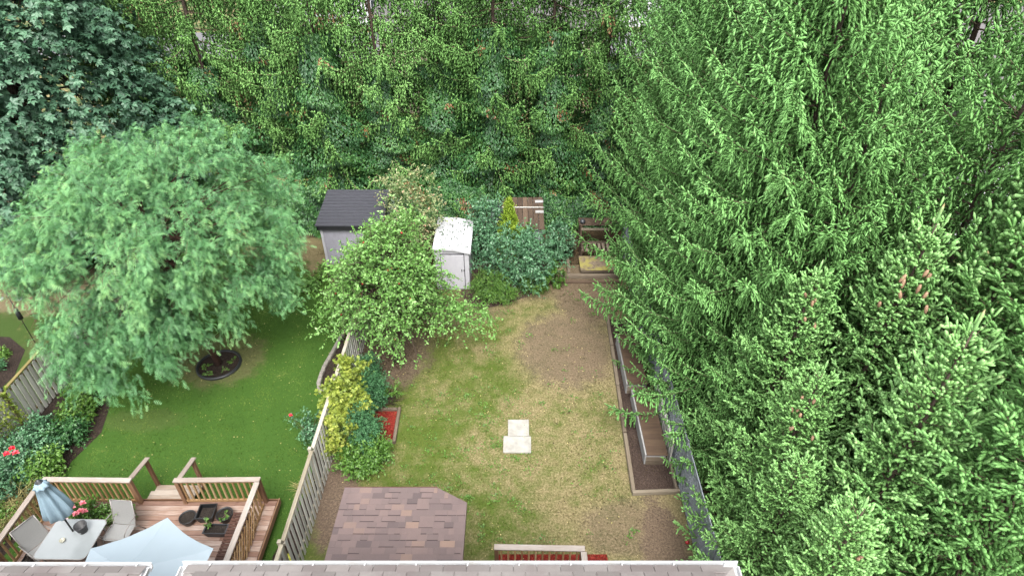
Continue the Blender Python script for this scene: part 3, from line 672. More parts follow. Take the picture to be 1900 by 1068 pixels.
def chain_fence(label, p0, p1, zt, n, group=None, brace=False):
    f = thing('chain_link_fence', label, 'fence', group); a, b = Vector((*p0, 0)), Vector((*p1, 0)); d = (b - a); L = d.length; u = d / L
    for i in range(n + 1):
        q = a + u * (L * i / n); V, T = tube([q, q + Vector((0, 0, zt + .03))], .032, 8); obj('post', mesh_np('post', V, T, M['galv']), f)
        V, T = lathe([(0.001, .07), (.03, .05), (.04, 0), (.04, -.03)], 8, (q.x, q.y, zt + .03)); obj('post_cap', mesh_np('post_cap', V, T, M['galv'], smooth=True), f)
    V, T = tube([a + Vector((0, 0, zt)), b + Vector((0, 0, zt))], .022, 8); obj('top_rail', mesh_np('top_rail', V, T, M['galv']), f)
    # woven mesh: two families of zigzag wires
    st = .062; m = int((L + zt) / st); A, B = [], []
    for s in (0, 1):
        for i in range(m):
            o_ = i * st - zt * (1 - s)
            x0_, x1_ = (o_, o_ + zt) if s == 0 else (o_, o_ - zt)
            z0_, z1_ = 0.02, zt
            # clip to the panel
            pts = []
            for (xa, za, xb, zb) in ((x0_, z0_, x1_, z1_),):
                dx = xb - xa; lo, hi = 0.0, 1.0
                ta, tb = (0 - xa) / dx, (L - xa) / dx; lo = max(lo, min(ta, tb)); hi = min(hi, max(ta, tb))
                if hi > lo: pts = [(xa + dx * lo, za + (zb - za) * lo), (xa + dx * hi, za + (zb - za) * hi)]
            if pts:
                off = Vector((-u.y, u.x, 0)) * (.004 if s else -.004)
                A.append(a + u * pts[0][0] + off + Vector((0, 0, pts[0][1]))); B.append(a + u * pts[1][0] + off + Vector((0, 0, pts[1][1])))
    V, T = prisms(np.array([list(q) for q in A]), np.array([list(q) for q in B]), .0042, .0042, 3)
    o = obj('wire_mesh', mesh_np('wire_mesh', V, T, M['wire']), f); o['kind'] = 'stuff'
    anchor(f, ((a + b) / 2)); return f
chain_fence('chain link fence along the right side of the yard, under the big spruces', (4.66, 5.2), (4.74, 23.2), 1.8, 6)
chain_fence('chain link fence with creeper at the back of the yard behind the sheds', (-14.5, 25.6), (8, 25.6), 1.3, 9)

# ================================================================ RIGHT SIDE BED
t = thing('garden_bed_edging', 'long timber edging around the soil strip with the two benches', 'edging')
pL = [(3.38, 10.9), (3.44, 13.0), (3.50, 15.0), (3.56, 17.0), (3.60, 18.7)]
for a, b in zip(pL[:-1], pL[1:]): bar('timber', t, (a[0], a[1] + .03, .07), (b[0], b[1] - .03, .07), .11, .13, M['oldtimber'], .012)
bar('timber', t, (3.34, 10.88, .07), (4.66, 10.93, .075), .10, .14, M['oldtimber'], .012); bar('timber', t, (4.60, 11.0, .06), (4.62, 13.6, .06), .08, .11, M['oldtimber'], .012)
anchor(t, (3.5, 14.5, 0))
def storage_bench(x0, x1, y0, y1, label):
    b = thing('storage_bench', label, 'bench', 'wooden box benches in the right hand bed'); z = .46
    plain('box', [(x0, y0, .02), (x1, y0, .02), (x1, y1, .02), (x0, y1, .02), (x0, y0, z - .12), (x1, y0, z - .12), (x1, y1, z - .12), (x0, y1, z - .12)], [(0, 1, 5, 4), (1, 2, 6, 5), (2, 3, 7, 6), (3, 0, 4, 7), (4, 5, 6, 7)], M['greytimber'], b)
    for i in range(2): box('front_board', b, ((x0 + x1) / 2, y0 - .012, .10 + i * .17), (x1 - x0 - .03, .025, .15), M['oldtimber'])
    bar('side_board', b, (x0 - .014, y0, .17), (x0 - .014, y1, .17), .025, .30, M['greytimber'])
    bar('seat_frame', b, (x0 - .01, y0 - .01, z - .06), (x0 - .01, y1, z - .06), .05, .1, M['greytimber'])
    box('seat_board', b, ((x0 + x1) / 2 + .02, (y0 + y1) / 2, z), (x1 - x0 + .02, y1 - y0 + .08, .035), M['bench_top'])
    anchor(b, ((x0 + x1) / 2, (y0 + y1) / 2, 0))
storage_bench(3.86, 4.44, 11.9, 14.5, 'long box bench with a brown board seat nearest the house')
storage_bench(3.74, 4.36, 14.75, 17.2, 'box bench with a brown board seat half hidden under the spruce')
t = thing('garden_screen', 'upright grey slatted screen standing behind the nearer box bench', 'screen')
for y in (11.95, 14.2): bar('post', t, (4.56, y, 0), (4.60, y, .98), .09, .05, M['fence'])
for i in range(13): bar('slat', t, (4.55, 12.1 + i * .16, .06), (4.58, 12.1 + i * .16, .90), .085, .02, M['fence'])
bar('rail', t, (4.56, 12.0, .94), (4.56, 14.2, .94), .07, .04, M['fence']); anchor(t, (4.56, 13, 0))

# ================================================================ MIDDLE YARD
for (x0, x1, y0, y1, lab) in ((-.12, .52, 12.93, 13.58, 'smaller pale concrete paver, the farther one in the lawn'), (-.26, .57, 12.30, 12.915, 'larger pale concrete paver, the nearer one in the lawn')):
    o = box('paver', None, ((x0 + x1) / 2, (y0 + y1) / 2, .035), (x1 - x0, y1 - y0, .07), M['concrete'], rz=rnd.uniform(-.02, .02), bev=.012); tag(o, lab, 'paver', 'concrete pavers in the lawn')
t = thing('mulch_bed_edging', 'low timber edging around the square red mulch bed', 'edging')
bar('timber', t, (-3.55, 12.66, .06), (-3.58, 14.05, .06), .10, .13, M['oldtimber'], .012); bar('timber', t, (-4.7, 14.02, .05), (-3.65, 14.02, .05), .09, .11, M['oldtimber'], .012); bar('timber', t, (-4.4, 12.70, .05), (-3.62, 12.70, .05), .09, .11, M['oldtimber'], .012)
anchor(t, (-4, 13.4, 0))
def railing(root, p0, p1, zf, zr, n, cap, bal, post, posts=(True, True), capw=.14, low=.10):
    p0, p1 = Vector((*p0, 0)), Vector((*p1, 0)); d = p1 - p0; u = d.normalized()
    bar('rail_cap', root, p0 + Vector((0, 0, zr)) - u * .05, p1 + Vector((0, 0, zr)) + u * .05, capw, .04, cap)
    bar('rail', root, p0 + Vector((0, 0, zr - .07)), p1 + Vector((0, 0, zr - .07)), .04, .09, bal); bar('rail', root, p0 + Vector((0, 0, zf + low)), p1 + Vector((0, 0, zf + low)), .04, .09, bal)
    for i in range(n):
        q = p0 + d * (i + .7) / (n + .4) + Vector((-u.y, u.x, 0)) * .0
        bar('baluster', root, q + Vector((0, 0, zf + low)), q + Vector((0, 0, zr - .04)), .048, .044, bal)
    for k, q in zip(posts, (p0, p1)):
        if k: bar('post', root, q, q + Vector((0, 0, zr - .02)), .095, .094, post)
t = thing('porch', 'small wooden porch with a brown balustrade at the bottom centre', 'porch')
p0 = P(921, 1014, 1.5); p1 = P(1081, 1017, 1.5)
railing(t, (p0.x, p0.y), (p1.x, p1.y), .5, 1.5, 12, M['railcap'], M['baluster'], M['post'])
railing(t, (p1.x + .02, p1.y - .14), (p1.x + .02, 5.0), .5, 1.5, 16, M['railcap'], M['baluster'], M['post'], posts=(False, False))
for i in range(22): box('deck_board', t, ((p0.x + p1.x) / 2 - .05, p0.y - .08 - i * .146, .485), (p1.x - p0.x - .05, .138, .03), M['deck_pale'])
for i in range(3):
    box('step', t, (-.72, 8.62 - i * .155, .14 - .0 * i), (.72, .145, .035), M['deck_pale']); 
for i in range(2): box('step', t, (-.72, 8.05 - i * .155, .30), (.72, .145, .035), M['deck_pale'])
anchor(t, (.5, 6.5, 0))

# ================================================================ LEFT DECK
DZ = .45
t = thing('deck', 'raised stained wooden deck with railings in the lower left', 'deck')
yf = 10.45
y = 5.9; i = 0
while y < yf - .05:
    cuts = sorted([-12.25, -6.28] + [rnd.choice([-11.0, -10.0, -9.0, -8.2, -7.4]) + rnd.uniform(-.1, .1)])
    for a, b in zip(cuts[:-1], cuts[1:]): box('deck_board', t, ((a + b) / 2, y, DZ - .015 + rnd.uniform(-.002, .002)), (round(b - a - .008, 2), .138, .03), M['deck'])
    y += .146; i += 1
bar('rim_board', t, (-6.26, 5.9, DZ - .12), (-6.26, yf, DZ - .12), .035, .2, M['post']); bar('rim_board', t, (-12.25, yf - .03, DZ - .12), (-6.28, yf - .03, DZ - .12), .035, .2, M['post'])
for (x_, y_) in ((-6.4, 9.9), (-6.4, 7.9), (-12.1, 9.9), (-9.9, 9.9), (-8.7, 9.9)): bar('footing', t, (x_, y_ - .1, -.02), (x_, y_ - .1, DZ - .05), .10, .10, M['post'])
ZR = DZ + .95
railing(t, (-12.08, 10.32), (-9.88, 10.29), DZ, ZR, 15, M['railcap'], M['baluster'], M['post'])
railing(t, (-8.68, 10.29), (-6.56, 10.32), DZ, ZR, 14, M['railcap'], M['baluster'], M['post'])
railing(t, (-12.12, 10.14), (-12.12, 5.9), DZ, ZR, 26, M['railcap'], M['baluster'], M['post'], posts=(False, True)); bar('post', t, (-12.08, 8.3, 0), (-12.08, 8.3, ZR - .02), .095, .094, M['post'])
railing(t, (-6.56, 10.17), (-6.56, 5.9), DZ, ZR, 26, M['railcap'], M['baluster'], M['post'], posts=(False, True))
# privacy lattice fixed outside the right railing
for i in range(15):
    y0_ = 9.75 - i * .17
    bar('lattice_slat', t, (-6.53, y0_, DZ + .06), (-6.53, y0_ - .55, DZ + .80), .03, .010, M['baluster'])
    if i > 2: bar('lattice_slat', t, (-6.515, y0_ - .05, DZ + .06), (-6.515, y0_ + .50, DZ + .80), .03, .010, M['baluster'])
# steps down to the lawn with their own short rails
for i in range(2):
    for j in range(2): box('step', t, (-9.25, yf + .09 + i * .30 + j * .146, DZ - .14 * (i + 1)), (1.25, .138, .035), M['deck_pale'])
for x_ in (-9.88, -8.62):
    bar('post', t, (x_, yf + .62, 0), (x_, yf + .62, ZR - .22), .09, .09, M['post']); bar('rail_cap', t, (x_, 10.37, ZR - .02), (x_, yf + .72, ZR - .20), .13, .04, M['railcap'])
anchor(t, (-9.2, 8, 0))

b = thing('slatted_bench', 'dark red slatted bench along the inside of the right deck railing', 'bench')
for i in range(38): box('slat', b, (-6.93, 9.72 - i * .088, DZ + .36), (.40, .066, .025), M['darkwood'])
for x_ in (-7.10, -6.76): bar('rail', b, (x_, 9.75, DZ + .32), (x_, 6.4, DZ + .32), .04, .06, M['darkwood'])
for y_ in (9.6, 8.0, 6.5):
    for x_ in (-7.1, -6.76): bar('leg', b, (x_, y_, DZ), (x_, y_, DZ + .3), .05, .05, M['darkwood'])
anchor(b, (-6.93, 8, DZ))

def stool_pot(kind, x, y, w_, d_, h_, label, mat, rz=0.0, soil=.82):
    t = thing('planter', label, 'planter', 'black plant pots on the deck', (x, y, DZ), rz)
    if kind == 'round':
        V, T = lathe([(.001, .0), (w_ * .72, 0), (w_, h_ - .03), (w_ * 1.06, h_ - .03), (w_ * 1.06, h_), (w_ * .96, h_), (w_ * .93, h_ * soil), (.001, h_ * .05)], 24)
        obj('pot', mesh_np('pot', V, T, mat, smooth=False), t); V, T = lathe([(w_ * .93, h_ * soil), (w_ * .5, h_ * soil + .012), (.001, h_ * soil + .02)], 24); obj('soil', mesh_np('soil', V, T, M['potsoil']), t)
    else:
        a, b_ = w_ / 2, d_ / 2; q = .78
        rings = [(a * q, b_ * q, 0), (a, b_, h_ - .025), (a * 1.07, b_ * 1.07, h_ - .025), (a * 1.07, b_ * 1.07, h_), (a * .94, b_ * .94, h_), (a * .9, b_ * .9, h_ * .4)]
        V = [(sx * p, sy * r, z) for (p, r, z) in rings for (sx, sy) in ((-1, -1), (1, -1), (1, 1), (-1, 1))]; F = [(3, 2, 1, 0)]
        for i in range(5):
            for k in range(4): F.append((i * 4 + k, i * 4 + (k + 1) % 4, i * 4 + 4 + (k + 1) % 4, i * 4 + 4 + k))
        plain('pot', V, F, mat, t); z = h_ * soil
        plain('soil', [(-a * .93, -b_ * .93, z), (a * .93, -b_ * .93, z), (a * .93, b_ * .93, z), (-a * .93, b_ * .93, z), (0, 0, z + .025)], [(0, 1, 4), (1, 2, 4), (2, 3, 4), (3, 0, 4)], M['potsoil'], t)
    return t
stool_pot('round', -8.36, 9.72, .20, .2, .22, 'round black pot of bare soil, leftmost of the pots by the steps', M['pot'])
stool_pot('square', -7.92, 9.86, .42, .42, .26, 'square black tub of soil between the two round pots', M['pot'], .05, .5)
stool_pot('round', -7.43, 9.80, .20, .2, .24, 'round black pot of soil nearest the slatted bench', M['pot'])
stool_pot('square', -7.50, 9.38, .56, .26, .22, 'long slate grey window box in front of the other pots', M['planter_grey'], -.02, .8)
stool_pot('square', -11.8, 8.45, .18, .66, .18, 'narrow black window box beside the left deck railing', M['pot'], .05, .7)

def small_plant(x, y, z, r, h, mat, tpl, K, m, nl, size, label, seed, name='plant', catg='plant', up=.6, droop=.3, extra=None, group=None, L=None, **kw):
    rs = np.random.RandomState(seed); t = thing(name, label, catg, group, (x, y, z))
    arr = leafy(rs, (0, 0, h * .55), (r, r, h * .5), K, m, L or r * .6, nl, size, up=up, droop=droop, fmin=kw.pop('fmin', .4), spread=r * .15, **kw)
    obj('foliage', crown_mesh('foliage', tpl, arr, mat), t)
    C = arr[6]; idx = rs.choice(len(C), min(14, len(C)), replace=False); p1 = C[idx]; p0_ = np.stack([rs.normal(size=len(idx)) * r * .1, rs.normal(size=len(idx)) * r * .1, 0 * p1[:, 0]], 1)
    V, T = prisms(p0_, p1, .006 + .01 * r, .003, 4); obj('stems', mesh_np('stems', V, T, M['twig']), t)['kind'] = 'stuff'
    return t, arr
def blooms(t, arr, n, size, mat, rs, age=(.1, .4), name='flower'):
    C = arr[0]; top = C[np.argsort(-C[:, 2] - .3 * rs.normal(size=len(C)) * C[:, 2].std() - C[:, 1] * -.2)][:max(n * 6, 10)]
    for p in top[rs.choice(len(top), n, replace=False)]:
        k = 9; az = np.arange(k) * 6.283 * .382; el = np.linspace(.2, 1.3, k)
        d = np.stack([np.cos(az) * np.cos(el), np.sin(az) * np.cos(el), np.sin(el)], 1)
        V, T, A = inst(LEAF[0], LEAF[1], np.tile([[0, 0, 0.]], (k, 1)), d, np.tile([0, 0, 1.], (k, 1)), size * np.linspace(1, .6, k), rs.uniform(*age) + rs.uniform(-.05, .05, k), LEAF[2], wid=np.full(k, size * 1.3))
        o = obj(name, mesh_np(name, V, T, mat, A), t); o.location = tuple(p + np.array([0, -.04, .06]))
rs = np.random.RandomState(11)
t, a = small_plant(-11.05, 9.75, DZ, .42, .66, M['bright'], LEAF, 60, 4, 8, .07, 'bushy potted plant with pink and orange flowers in the deck corner', 21, 'flowering_plant'); blooms(t, a, 12, .11, M['flower'], rs, (.80, .98))
small_plant(-10.4, 9.95, DZ, .32, .38, M['bright'], LEAF, 45, 4, 8, .075, 'low leafy green plant against the far deck railing', 22)
small_plant(-9.98, 9.75, DZ, .28, .75, M['pale'], LEAF, 40, 3, 8, .05, 'variegated trailing plant beside the grey chair back', 23, age=.3)
small_plant(-7.72, 9.45, DZ + .2, .12, .34, M['bright'], LEAF, 6, 2, 5, .07, 'thin green sprout leaning out of the window box', 24)
small_plant(-7.4, 9.75, DZ + .2, .16, .22, M['bright'], LEAF, 5, 2, 5, .06, 'small sprig growing in the round pot by the bench', 25)

# furniture
def chair_meshes():
    def arr_tube(pts, r=.013): return tube(pts, r, 7)
    side = []
    for s in (-1, 1):
        x = s * .29
        side.append(arr_tube([(x, -.30, 0), (x * 1.02, -.24, .22), (x * 1.03, -.20, .40), (x * 1.05, -.24, .56), (x * 1.05, -.12, .635), (x * 1.04, .12, .64), (x, .27, .62), (x, .30, .60)]))
        side.append(arr_tube([(x, .34, 0), (x * .98, .22, .30), (x * .97, .12, .40), (x * .97, -.22, .40)]))
        side.append(arr_tube([(x * .90, -.24, .40), (x * .90, .18, .38), (x * .90, .30, .62), (x * .88, .40, .98)]))
    side.append(arr_tube([(-.26, .40, .98), (.26, .40, .98)])); side.append(arr_tube([(-.29, -.22, .39), (.29, -.22, .39)]))
    V, T = cat(*side); fr = mesh_np('chair_frame', V, T, M['chair_frame'], smooth=True)
    def strip(pts, w_, nx=6):
        V, T = [], []
        for y, z in pts:
            for i in range(nx + 1):
                f = i / nx * 2 - 1; V.append((f * w_, y, z - .018 * (1 - f * f)))
        for j in range(len(pts) - 1):
            for i in range(nx):
                a = j * (nx + 1) + i; T += [(a, a + 1, a + nx + 2), (a, a + nx + 2, a + nx + 1)]
        n0 = len(V); V += [(x, y - .004, z - .008) for x, y, z in V]; T += [(a + n0, c + n0, b + n0) for a, b, c in T]
        return np.array(V), np.array(T)
    V, T = strip([(-.25, .405), (-.1, .40), (.05, .39), (.18, .385)], .262); seat = mesh_np('chair_seat', V, T, M['sling'], smooth=True)
    V, T = strip([(.19, .40), (.25, .50), (.31, .66), (.36, .82), (.405, .985)], .26); back = mesh_np('chair_back', V, T, M['sling'], smooth=True)
    return fr, seat, back
CH = chair_meshes()
for (x, y, rz, lab) in ((-9.75, 9.18, R_(-4), 'grey sling patio chair facing the house beyond the table'),
                        (-11.38, 8.75, R_(62), 'grey sling patio chair at the left end of the table by the railing'),
                        (-10.55, 7.78, R_(182), 'grey sling patio chair half hidden by the gutter below the table'),
                        (-9.45, 7.75, R_(205), 'grey sling patio chair partly under the open pale blue umbrella')):
    t = thing('patio_chair', lab, 'chair', 'patio chairs around the glass table', (x, y, DZ), rz); t.scale = (1.08,) * 3
    for n_, me in zip(('frame', 'seat', 'backrest'), CH): obj(n_, me, t)
t = thing('patio_table', 'rectangular frosted glass patio table with rounded corners on the deck', 'table', None, (-10.62, 8.78, DZ), R_(-1))
def rrect(a, b, r, n=6):
    pts = []
    for cx, cy, s in ((a - r, b - r, 0), (-a + r, b - r, 1), (-a + r, -b + r, 2), (a - r, -b + r, 3)):
        for i in range(n + 1):
            q = math.pi / 2 * (s + i / n); pts.append((cx + r * math.cos(q), cy + r * math.sin(q)))
    return pts
rr = rrect(.62, .52, .13); n = len(rr)
plain('glass_top', [(x, y, .725) for x, y in rr] + [(x, y, .715) for x, y in rr], [tuple(range(n)), tuple(reversed(range(n, 2 * n)))] + [(i, n + i, n + (i + 1) % n, (i + 1) % n) for i in range(n)], M['glass_top'], t)
V, T = tube([(x * 1.012, y * 1.015, .715) for x, y in rr] + [(rr[0][0] * 1.012, rr[0][1] * 1.015, .715)], .013, 6); obj('rim', mesh_np('rim', V, T, M['chair_frame'], smooth=True), t)
for sx in (-1, 1):
    for sy in (-1, 1):
        V, T = tube([(sx * .56, sy * .44, 0), (sx * .50, sy * .40, .35), (sx * .52, sy * .42, .705)], .017, 8); obj('leg', mesh_np('leg', V, T, M['chair_frame'], smooth=True), t)
# closed umbrella through the table
t = thing('closed_umbrella', 'closed light blue patio umbrella standing through the glass table', 'umbrella', None, (-10.68, 8.98, DZ))
V, T = tube([(0, 0, .02), (0, 0, 2.6)], .02, 8); obj('pole', mesh_np('pole', V, T, M['iron'], smooth=True), t)
V, T = lathe([(.001, .07), (.03, .07), (.05, .05), (.27, .03), (.28, 0), (.001, 0)], 24); obj('base', mesh_np('base', V, T, M['planter_grey']), t)
V, T = [], []; seg = 48; prof = [(2.63, .03, 0), (2.60, .09, .1), (2.52, .13, .12), (2.48, .16, .2), (2.46, .13, .3), (2.2, .17, .32), (1.95, .215, .35), (1.7, .25, .38), (1.48, .27, .42), (1.44, .24, .4)]
for j, (z, r, am) in enumerate(prof):
    for k in range(seg):
        a = 6.2832 * k / seg; rr_ = r * (1 + am * .55 * math.cos(a * 8 + .25 * math.sin(j * .8)) + .05 * math.sin(3 * a + j)); V.append((rr_ * math.cos(a), rr_ * math.sin(a), z + (.035 * math.cos(a * 8) if j >= 8 else 0)))
for j in range(len(prof) - 1):
    for k in range(seg):
        q = (k + 1) % seg; a, b, c, d = j * seg + k, j * seg + q, j * seg + seg + q, j * seg + seg + k; T += [(a, c, b), (a, d, c)]
obj('canopy', mesh_np('canopy', np.array(V), np.array(T), M['blue_cloth'], smooth=True), t)
V, T = lathe([(.001, 2.70), (.035, 2.68), (.05, 2.64), (.085, 2.60)], 16); obj('cap', mesh_np('cap', V, T, M['planter_grey'], smooth=True), t)
# open umbrella
t = thing('open_umbrella', 'large open pale blue umbrella beside the bottom left gutter', 'umbrella', None, (-7.72, 6.95, DZ))
V, T = tube([(0, 0, 0), (0, 0, 2.5)], .022, 8); obj('pole', mesh_np('pole', V, T, M['iron'], smooth=True), t)
V, T = lathe([(.001, .08), (.03, .08), (.05, .05), (.27, .03), (.28, 0), (.001, 0)], 24); obj('base', mesh_np('base', V, T, M['planter_grey']), t)
ap = np.array([0, 0, 2.56]); cor = [np.array([1.52 * math.cos(R_(90 + 60 * i)), 1.5 * math.sin(R_(90 + 60 * i)), 2.06]) for i in range(6)]
for i in range(6):
    a, b = cor[i], cor[(i + 1) % 6]; V, T = [], []; m = 8
    for j in range(m + 1):
        s = j / m
        for k in range(m + 1):
            f = k / m; q = ap * (1 - s) + (a * (1 - f) + b * f) * s
            q = q + np.array([0, 0, -.05 * math.sin(math.pi * s) - .03 * s * math.sin(math.pi * f)]) ; ce = 1 - .05 * s * math.sin(math.pi * f); q = np.array([q[0] * ce, q[1] * ce, q[2] + .008 * s * math.sin(f * 19)]); V.append(q)
    for j in range(m):
        for k in range(m):
            o_ = j * (m + 1) + k; T += [(o_, o_ + m + 1, o_ + m + 2), (o_, o_ + m + 2, o_ + 1)]
    obj('canopy_panel', mesh_np('canopy_panel', np.array(V), np.array(T), M['pale_cloth'], smooth=True), t)
    V, T = tube([ap - [0, 0, .03], (ap + a) / 2 - [0, 0, .075], a - [0, 0, .02]], .008, 5); obj('rib', mesh_np('rib', V, T, M['iron']), t)
V, T = lathe([(.001, 2.62), (.03, 2.60), (.06, 2.555)], 12); obj('finial', mesh_np('finial', V, T, M['white_metal'], smooth=True), t)
# things on the table
t = thing('bucket', 'charcoal plant pot standing on the glass table', 'pot', None, (-10.42, 8.98, DZ + .727))
V, T = lathe([(.001, 0), (.095, 0), (.135, .22), (.145, .22), (.145, .245), (.13, .245), (.09, .01), (.001, .01)], 24); obj('pot', mesh_np('pot', V, T, M['potgrey'], smooth=False), t)
box('sticker', t, (.02, -.124, .09), (.045, .004, .025), M['white_metal'])
V, T = lathe([(.001, 0), (.055, 0), (.07, .035), (.06, .035), (.045, .01), (.001, .01)], 20); o = obj('ashtray', mesh_np('ashtray', V, T, M['clear'], smooth=False)); o.location = (-10.78, 8.72, DZ + .727); tag(o, 'small round glass ashtray on the glass table', 'ashtray')

# ================================================================ SHEDS
def prism_box(name, parent, x0, x1, y0, y1, z0, z1, mat, z1b=None):
    """box whose top may slope from z1 at x0 to z1b at x1"""
    zb = z1 if z1b is None else z1b
    V = [(x0, y0, z0), (x1, y0, z0), (x1, y1, z0), (x0, y1, z0), (x0, y0, z1), (x1, y0, zb), (x1, y1, zb), (x0, y1, z1)]
    return plain(name, V, [(0, 3, 2, 1), (4, 5, 6, 7), (0, 1, 5, 4), (1, 2, 6, 5), (2, 3, 7, 6), (3, 0, 4, 7)], mat, parent)
t = thing('garden_shed', 'narrow white plastic shed with a single door and sloping white roof', 'shed')
x0, x1, y0, y1 = -3.0, -1.68, 20.55, 22.9
prism_box('wall', t, x0, x1, y0, y1, 0, 1.90, M['plastic_white'], 1.74)
V = [(x0 - .06, y0 - .07, 1.93), (x1 + .08, y0 - .07, 1.76), (x1 + .08, y1 + .05, 1.76), (x0 - .06, y1 + .05, 1.93)]; V += [((x0 + x1) / 2 + .25, y0 - .07, 1.93 + .0), ((x0 + x1) / 2 + .25, y1 + .05, 1.93)]
V = [(x0 - .06, y0 - .07, 1.96), (x0 + .75, y0 - .07, 1.93), (x1 + .08, y0 - .07, 1.77), (x0 - .06, y1 + .05, 1.96), (x0 + .75, y1 + .05, 1.93), (x1 + .08, y1 + .05, 1.77)]
V += [(a, b, c - .07) for a, b, c in V]
plain('roof', V, [(0, 1, 4, 3), (1, 2, 5, 4), (6, 9, 10, 7), (7, 10, 11, 8), (0, 6, 7, 1), (1, 7, 8, 2), (2, 8, 11, 5), (5, 11, 10, 4), (4, 10, 9, 3), (3, 9, 6, 0)], M['roof_white'], t)
d = prism_box('door', t, x0 + .24, x1 - .20, y0 - .035, y0 - .003, .06, 1.66, M['plastic_white'], 1.62)
for (a, b, c, e) in ((x0 + .215, x0 + .235, .05, 1.70), (x1 - .19, x1 - .17, .05, 1.66)): prism_box('door_frame', t, a, b, y0 - .02, y0 - .004, c, e, M['dark_trim'])
prism_box('door_frame', t, x0 + .215, x1 - .17, y0 - .02, y0 - .004, 1.67, 1.70, M['dark_trim'])
box('handle', d, (x1 - .29, y0 - .05, .95), (.03, .03, .11), M['iron']); 
for z_ in (.35, 1.3): box('hinge', d, (x0 + .25, y0 - .042, z_), (.05, .012, .05), M['iron'])
for z_ in (.18, .95): box('latch', d, (x1 - .205, y0 - .042, z_), (.03, .014, .08), M['iron'])
rs = np.random.RandomState(9); n = 90; q = np.stack([rs.uniform(x0, x1, n), rs.uniform(y0, y1, n)], 1); zz = np.where(q[:, 0] < x0 + .75, 1.985, 1.93 - (q[:, 0] - x0 - .75) * .255 + .035)
V, T, A = inst(LEAF[0], LEAF[1], np.column_stack([q, zz]), nrm(np.column_stack([rs.normal(size=(n, 2)), np.zeros(n)])), np.tile([0, 0, 1.], (n, 1)), .075 * rs.uniform(.4, 1.4, n), rs.uniform(.0, .2, n), LEAF[2])
anchor(t, (-2.35, 21.7, 0))
o = obj('leaf_debris', mesh_np('leaf_debris', V, T, M['creeper'], A)); tag(o, 'dark fallen leaves lying on the white shed roof', 'leaves', kind='stuff')

t = thing('garden_shed', 'light grey plastic shed with a charcoal ridged roof behind the apple tree', 'shed')
x0, x1, y0, y1 = -7.72, -5.35, 22.05, 24.2
prism_box('wall', t, x0, x1, y0, y1, 0, 1.93, M['plastic_grey'])
for i in range(9): prism_box('wall_rib', t, x0 + .12 + i * .27, x0 + .15 + i * .27, y0 - .012, y0 - .001, .05, 1.92, M['plastic_grey'])
prism_box('corner_post', t, x0 - .03, x0 + .06, y0 - .03, y0 + .06, 0, 1.93, M['plastic_white'])
prism_box('fascia', t, x0 - .12, x1 + .12, y0 - .12, y0 - .04, 1.93, 2.12, M['dark_trim']); prism_box('fascia', t, x0 - .12, x0 - .05, y0 - .12, y1 + .1, 1.94, 2.13, M['dark_trim']); prism_box('fascia', t, x1 + .05, x1 + .12, y0 - .12, y1 + .1, 1.94, 2.13, M['dark_trim'])
nr = 12; zf_, zr_ = 2.14, 2.52; ys_ = np.linspace(y0 - .16, y1 + .1, nr + 1)
for i in range(nr):
    a, b = ys_[i], ys_[i + 1]; za, zb = zf_ + (zr_ - zf_) * i / nr, zf_ + (zr_ - zf_) * (i + 1) / nr
    xl, xr = x0 - .16 + .02 * i / nr, x1 + .16
    plain('roof_panel', [(xl, a, za + .03), (xr, a, za + .03), (xr, b, zb + .005), (xl, b, zb + .005), (xl, a, za - .02), (xr, a, za - .02), (xr, b, zb - .03), (xl, b, zb - .03)], [(0, 1, 2, 3), (4, 7, 6, 5), (0, 4, 5, 1), (1, 5, 6, 2), (2, 6, 7, 3), (3, 7, 4, 0)], M['shed_roof'], t)
anchor(t, (-6.5, 23.1, 0))

t = thing('wooden_hutch', 'low hutch with a brown plank roof and grey front behind the golden cedar', 'hutch')
x0, x1, y0, y1 = -.45, 1.38, 23.0, 25.3
prism_box('wall', t, x0 + .08, x1 - .08, y0 + .1, y1 - .1, 0, 1.25, M['plastic_grey'])
for i in range(8): 
    wx = (x1 - x0) / 8; bar('roof_plank', t, (x0 + wx * (i + .5), y0, 1.32), (x0 + wx * (i + .5), y1, 1.62), wx - .015, .03, M['roughwood'])
bar('batten', t, (x0, 24.5, 1.565), (x1, 24.5, 1.565), .05, .03, M['fence'])
anchor(t, (.45, 24.1, 0))
for (xx, yy, rz, lab) in ((1.2, 24.95, .05, 'short pale board lying at the far edge of the brown hutch roof'), (1.2, 24.2, -.02, 'whitish offcut board lying near the right edge of the brown hutch roof')):
    o = box('loose_board', None, (xx, yy, 1.32 + (yy - 23) * .1304 + .035), (.36, .17, .03), M['greytimber'], rz=rz); o.rotation_euler = (.13, 0, rz); tag(o, lab, 'board')

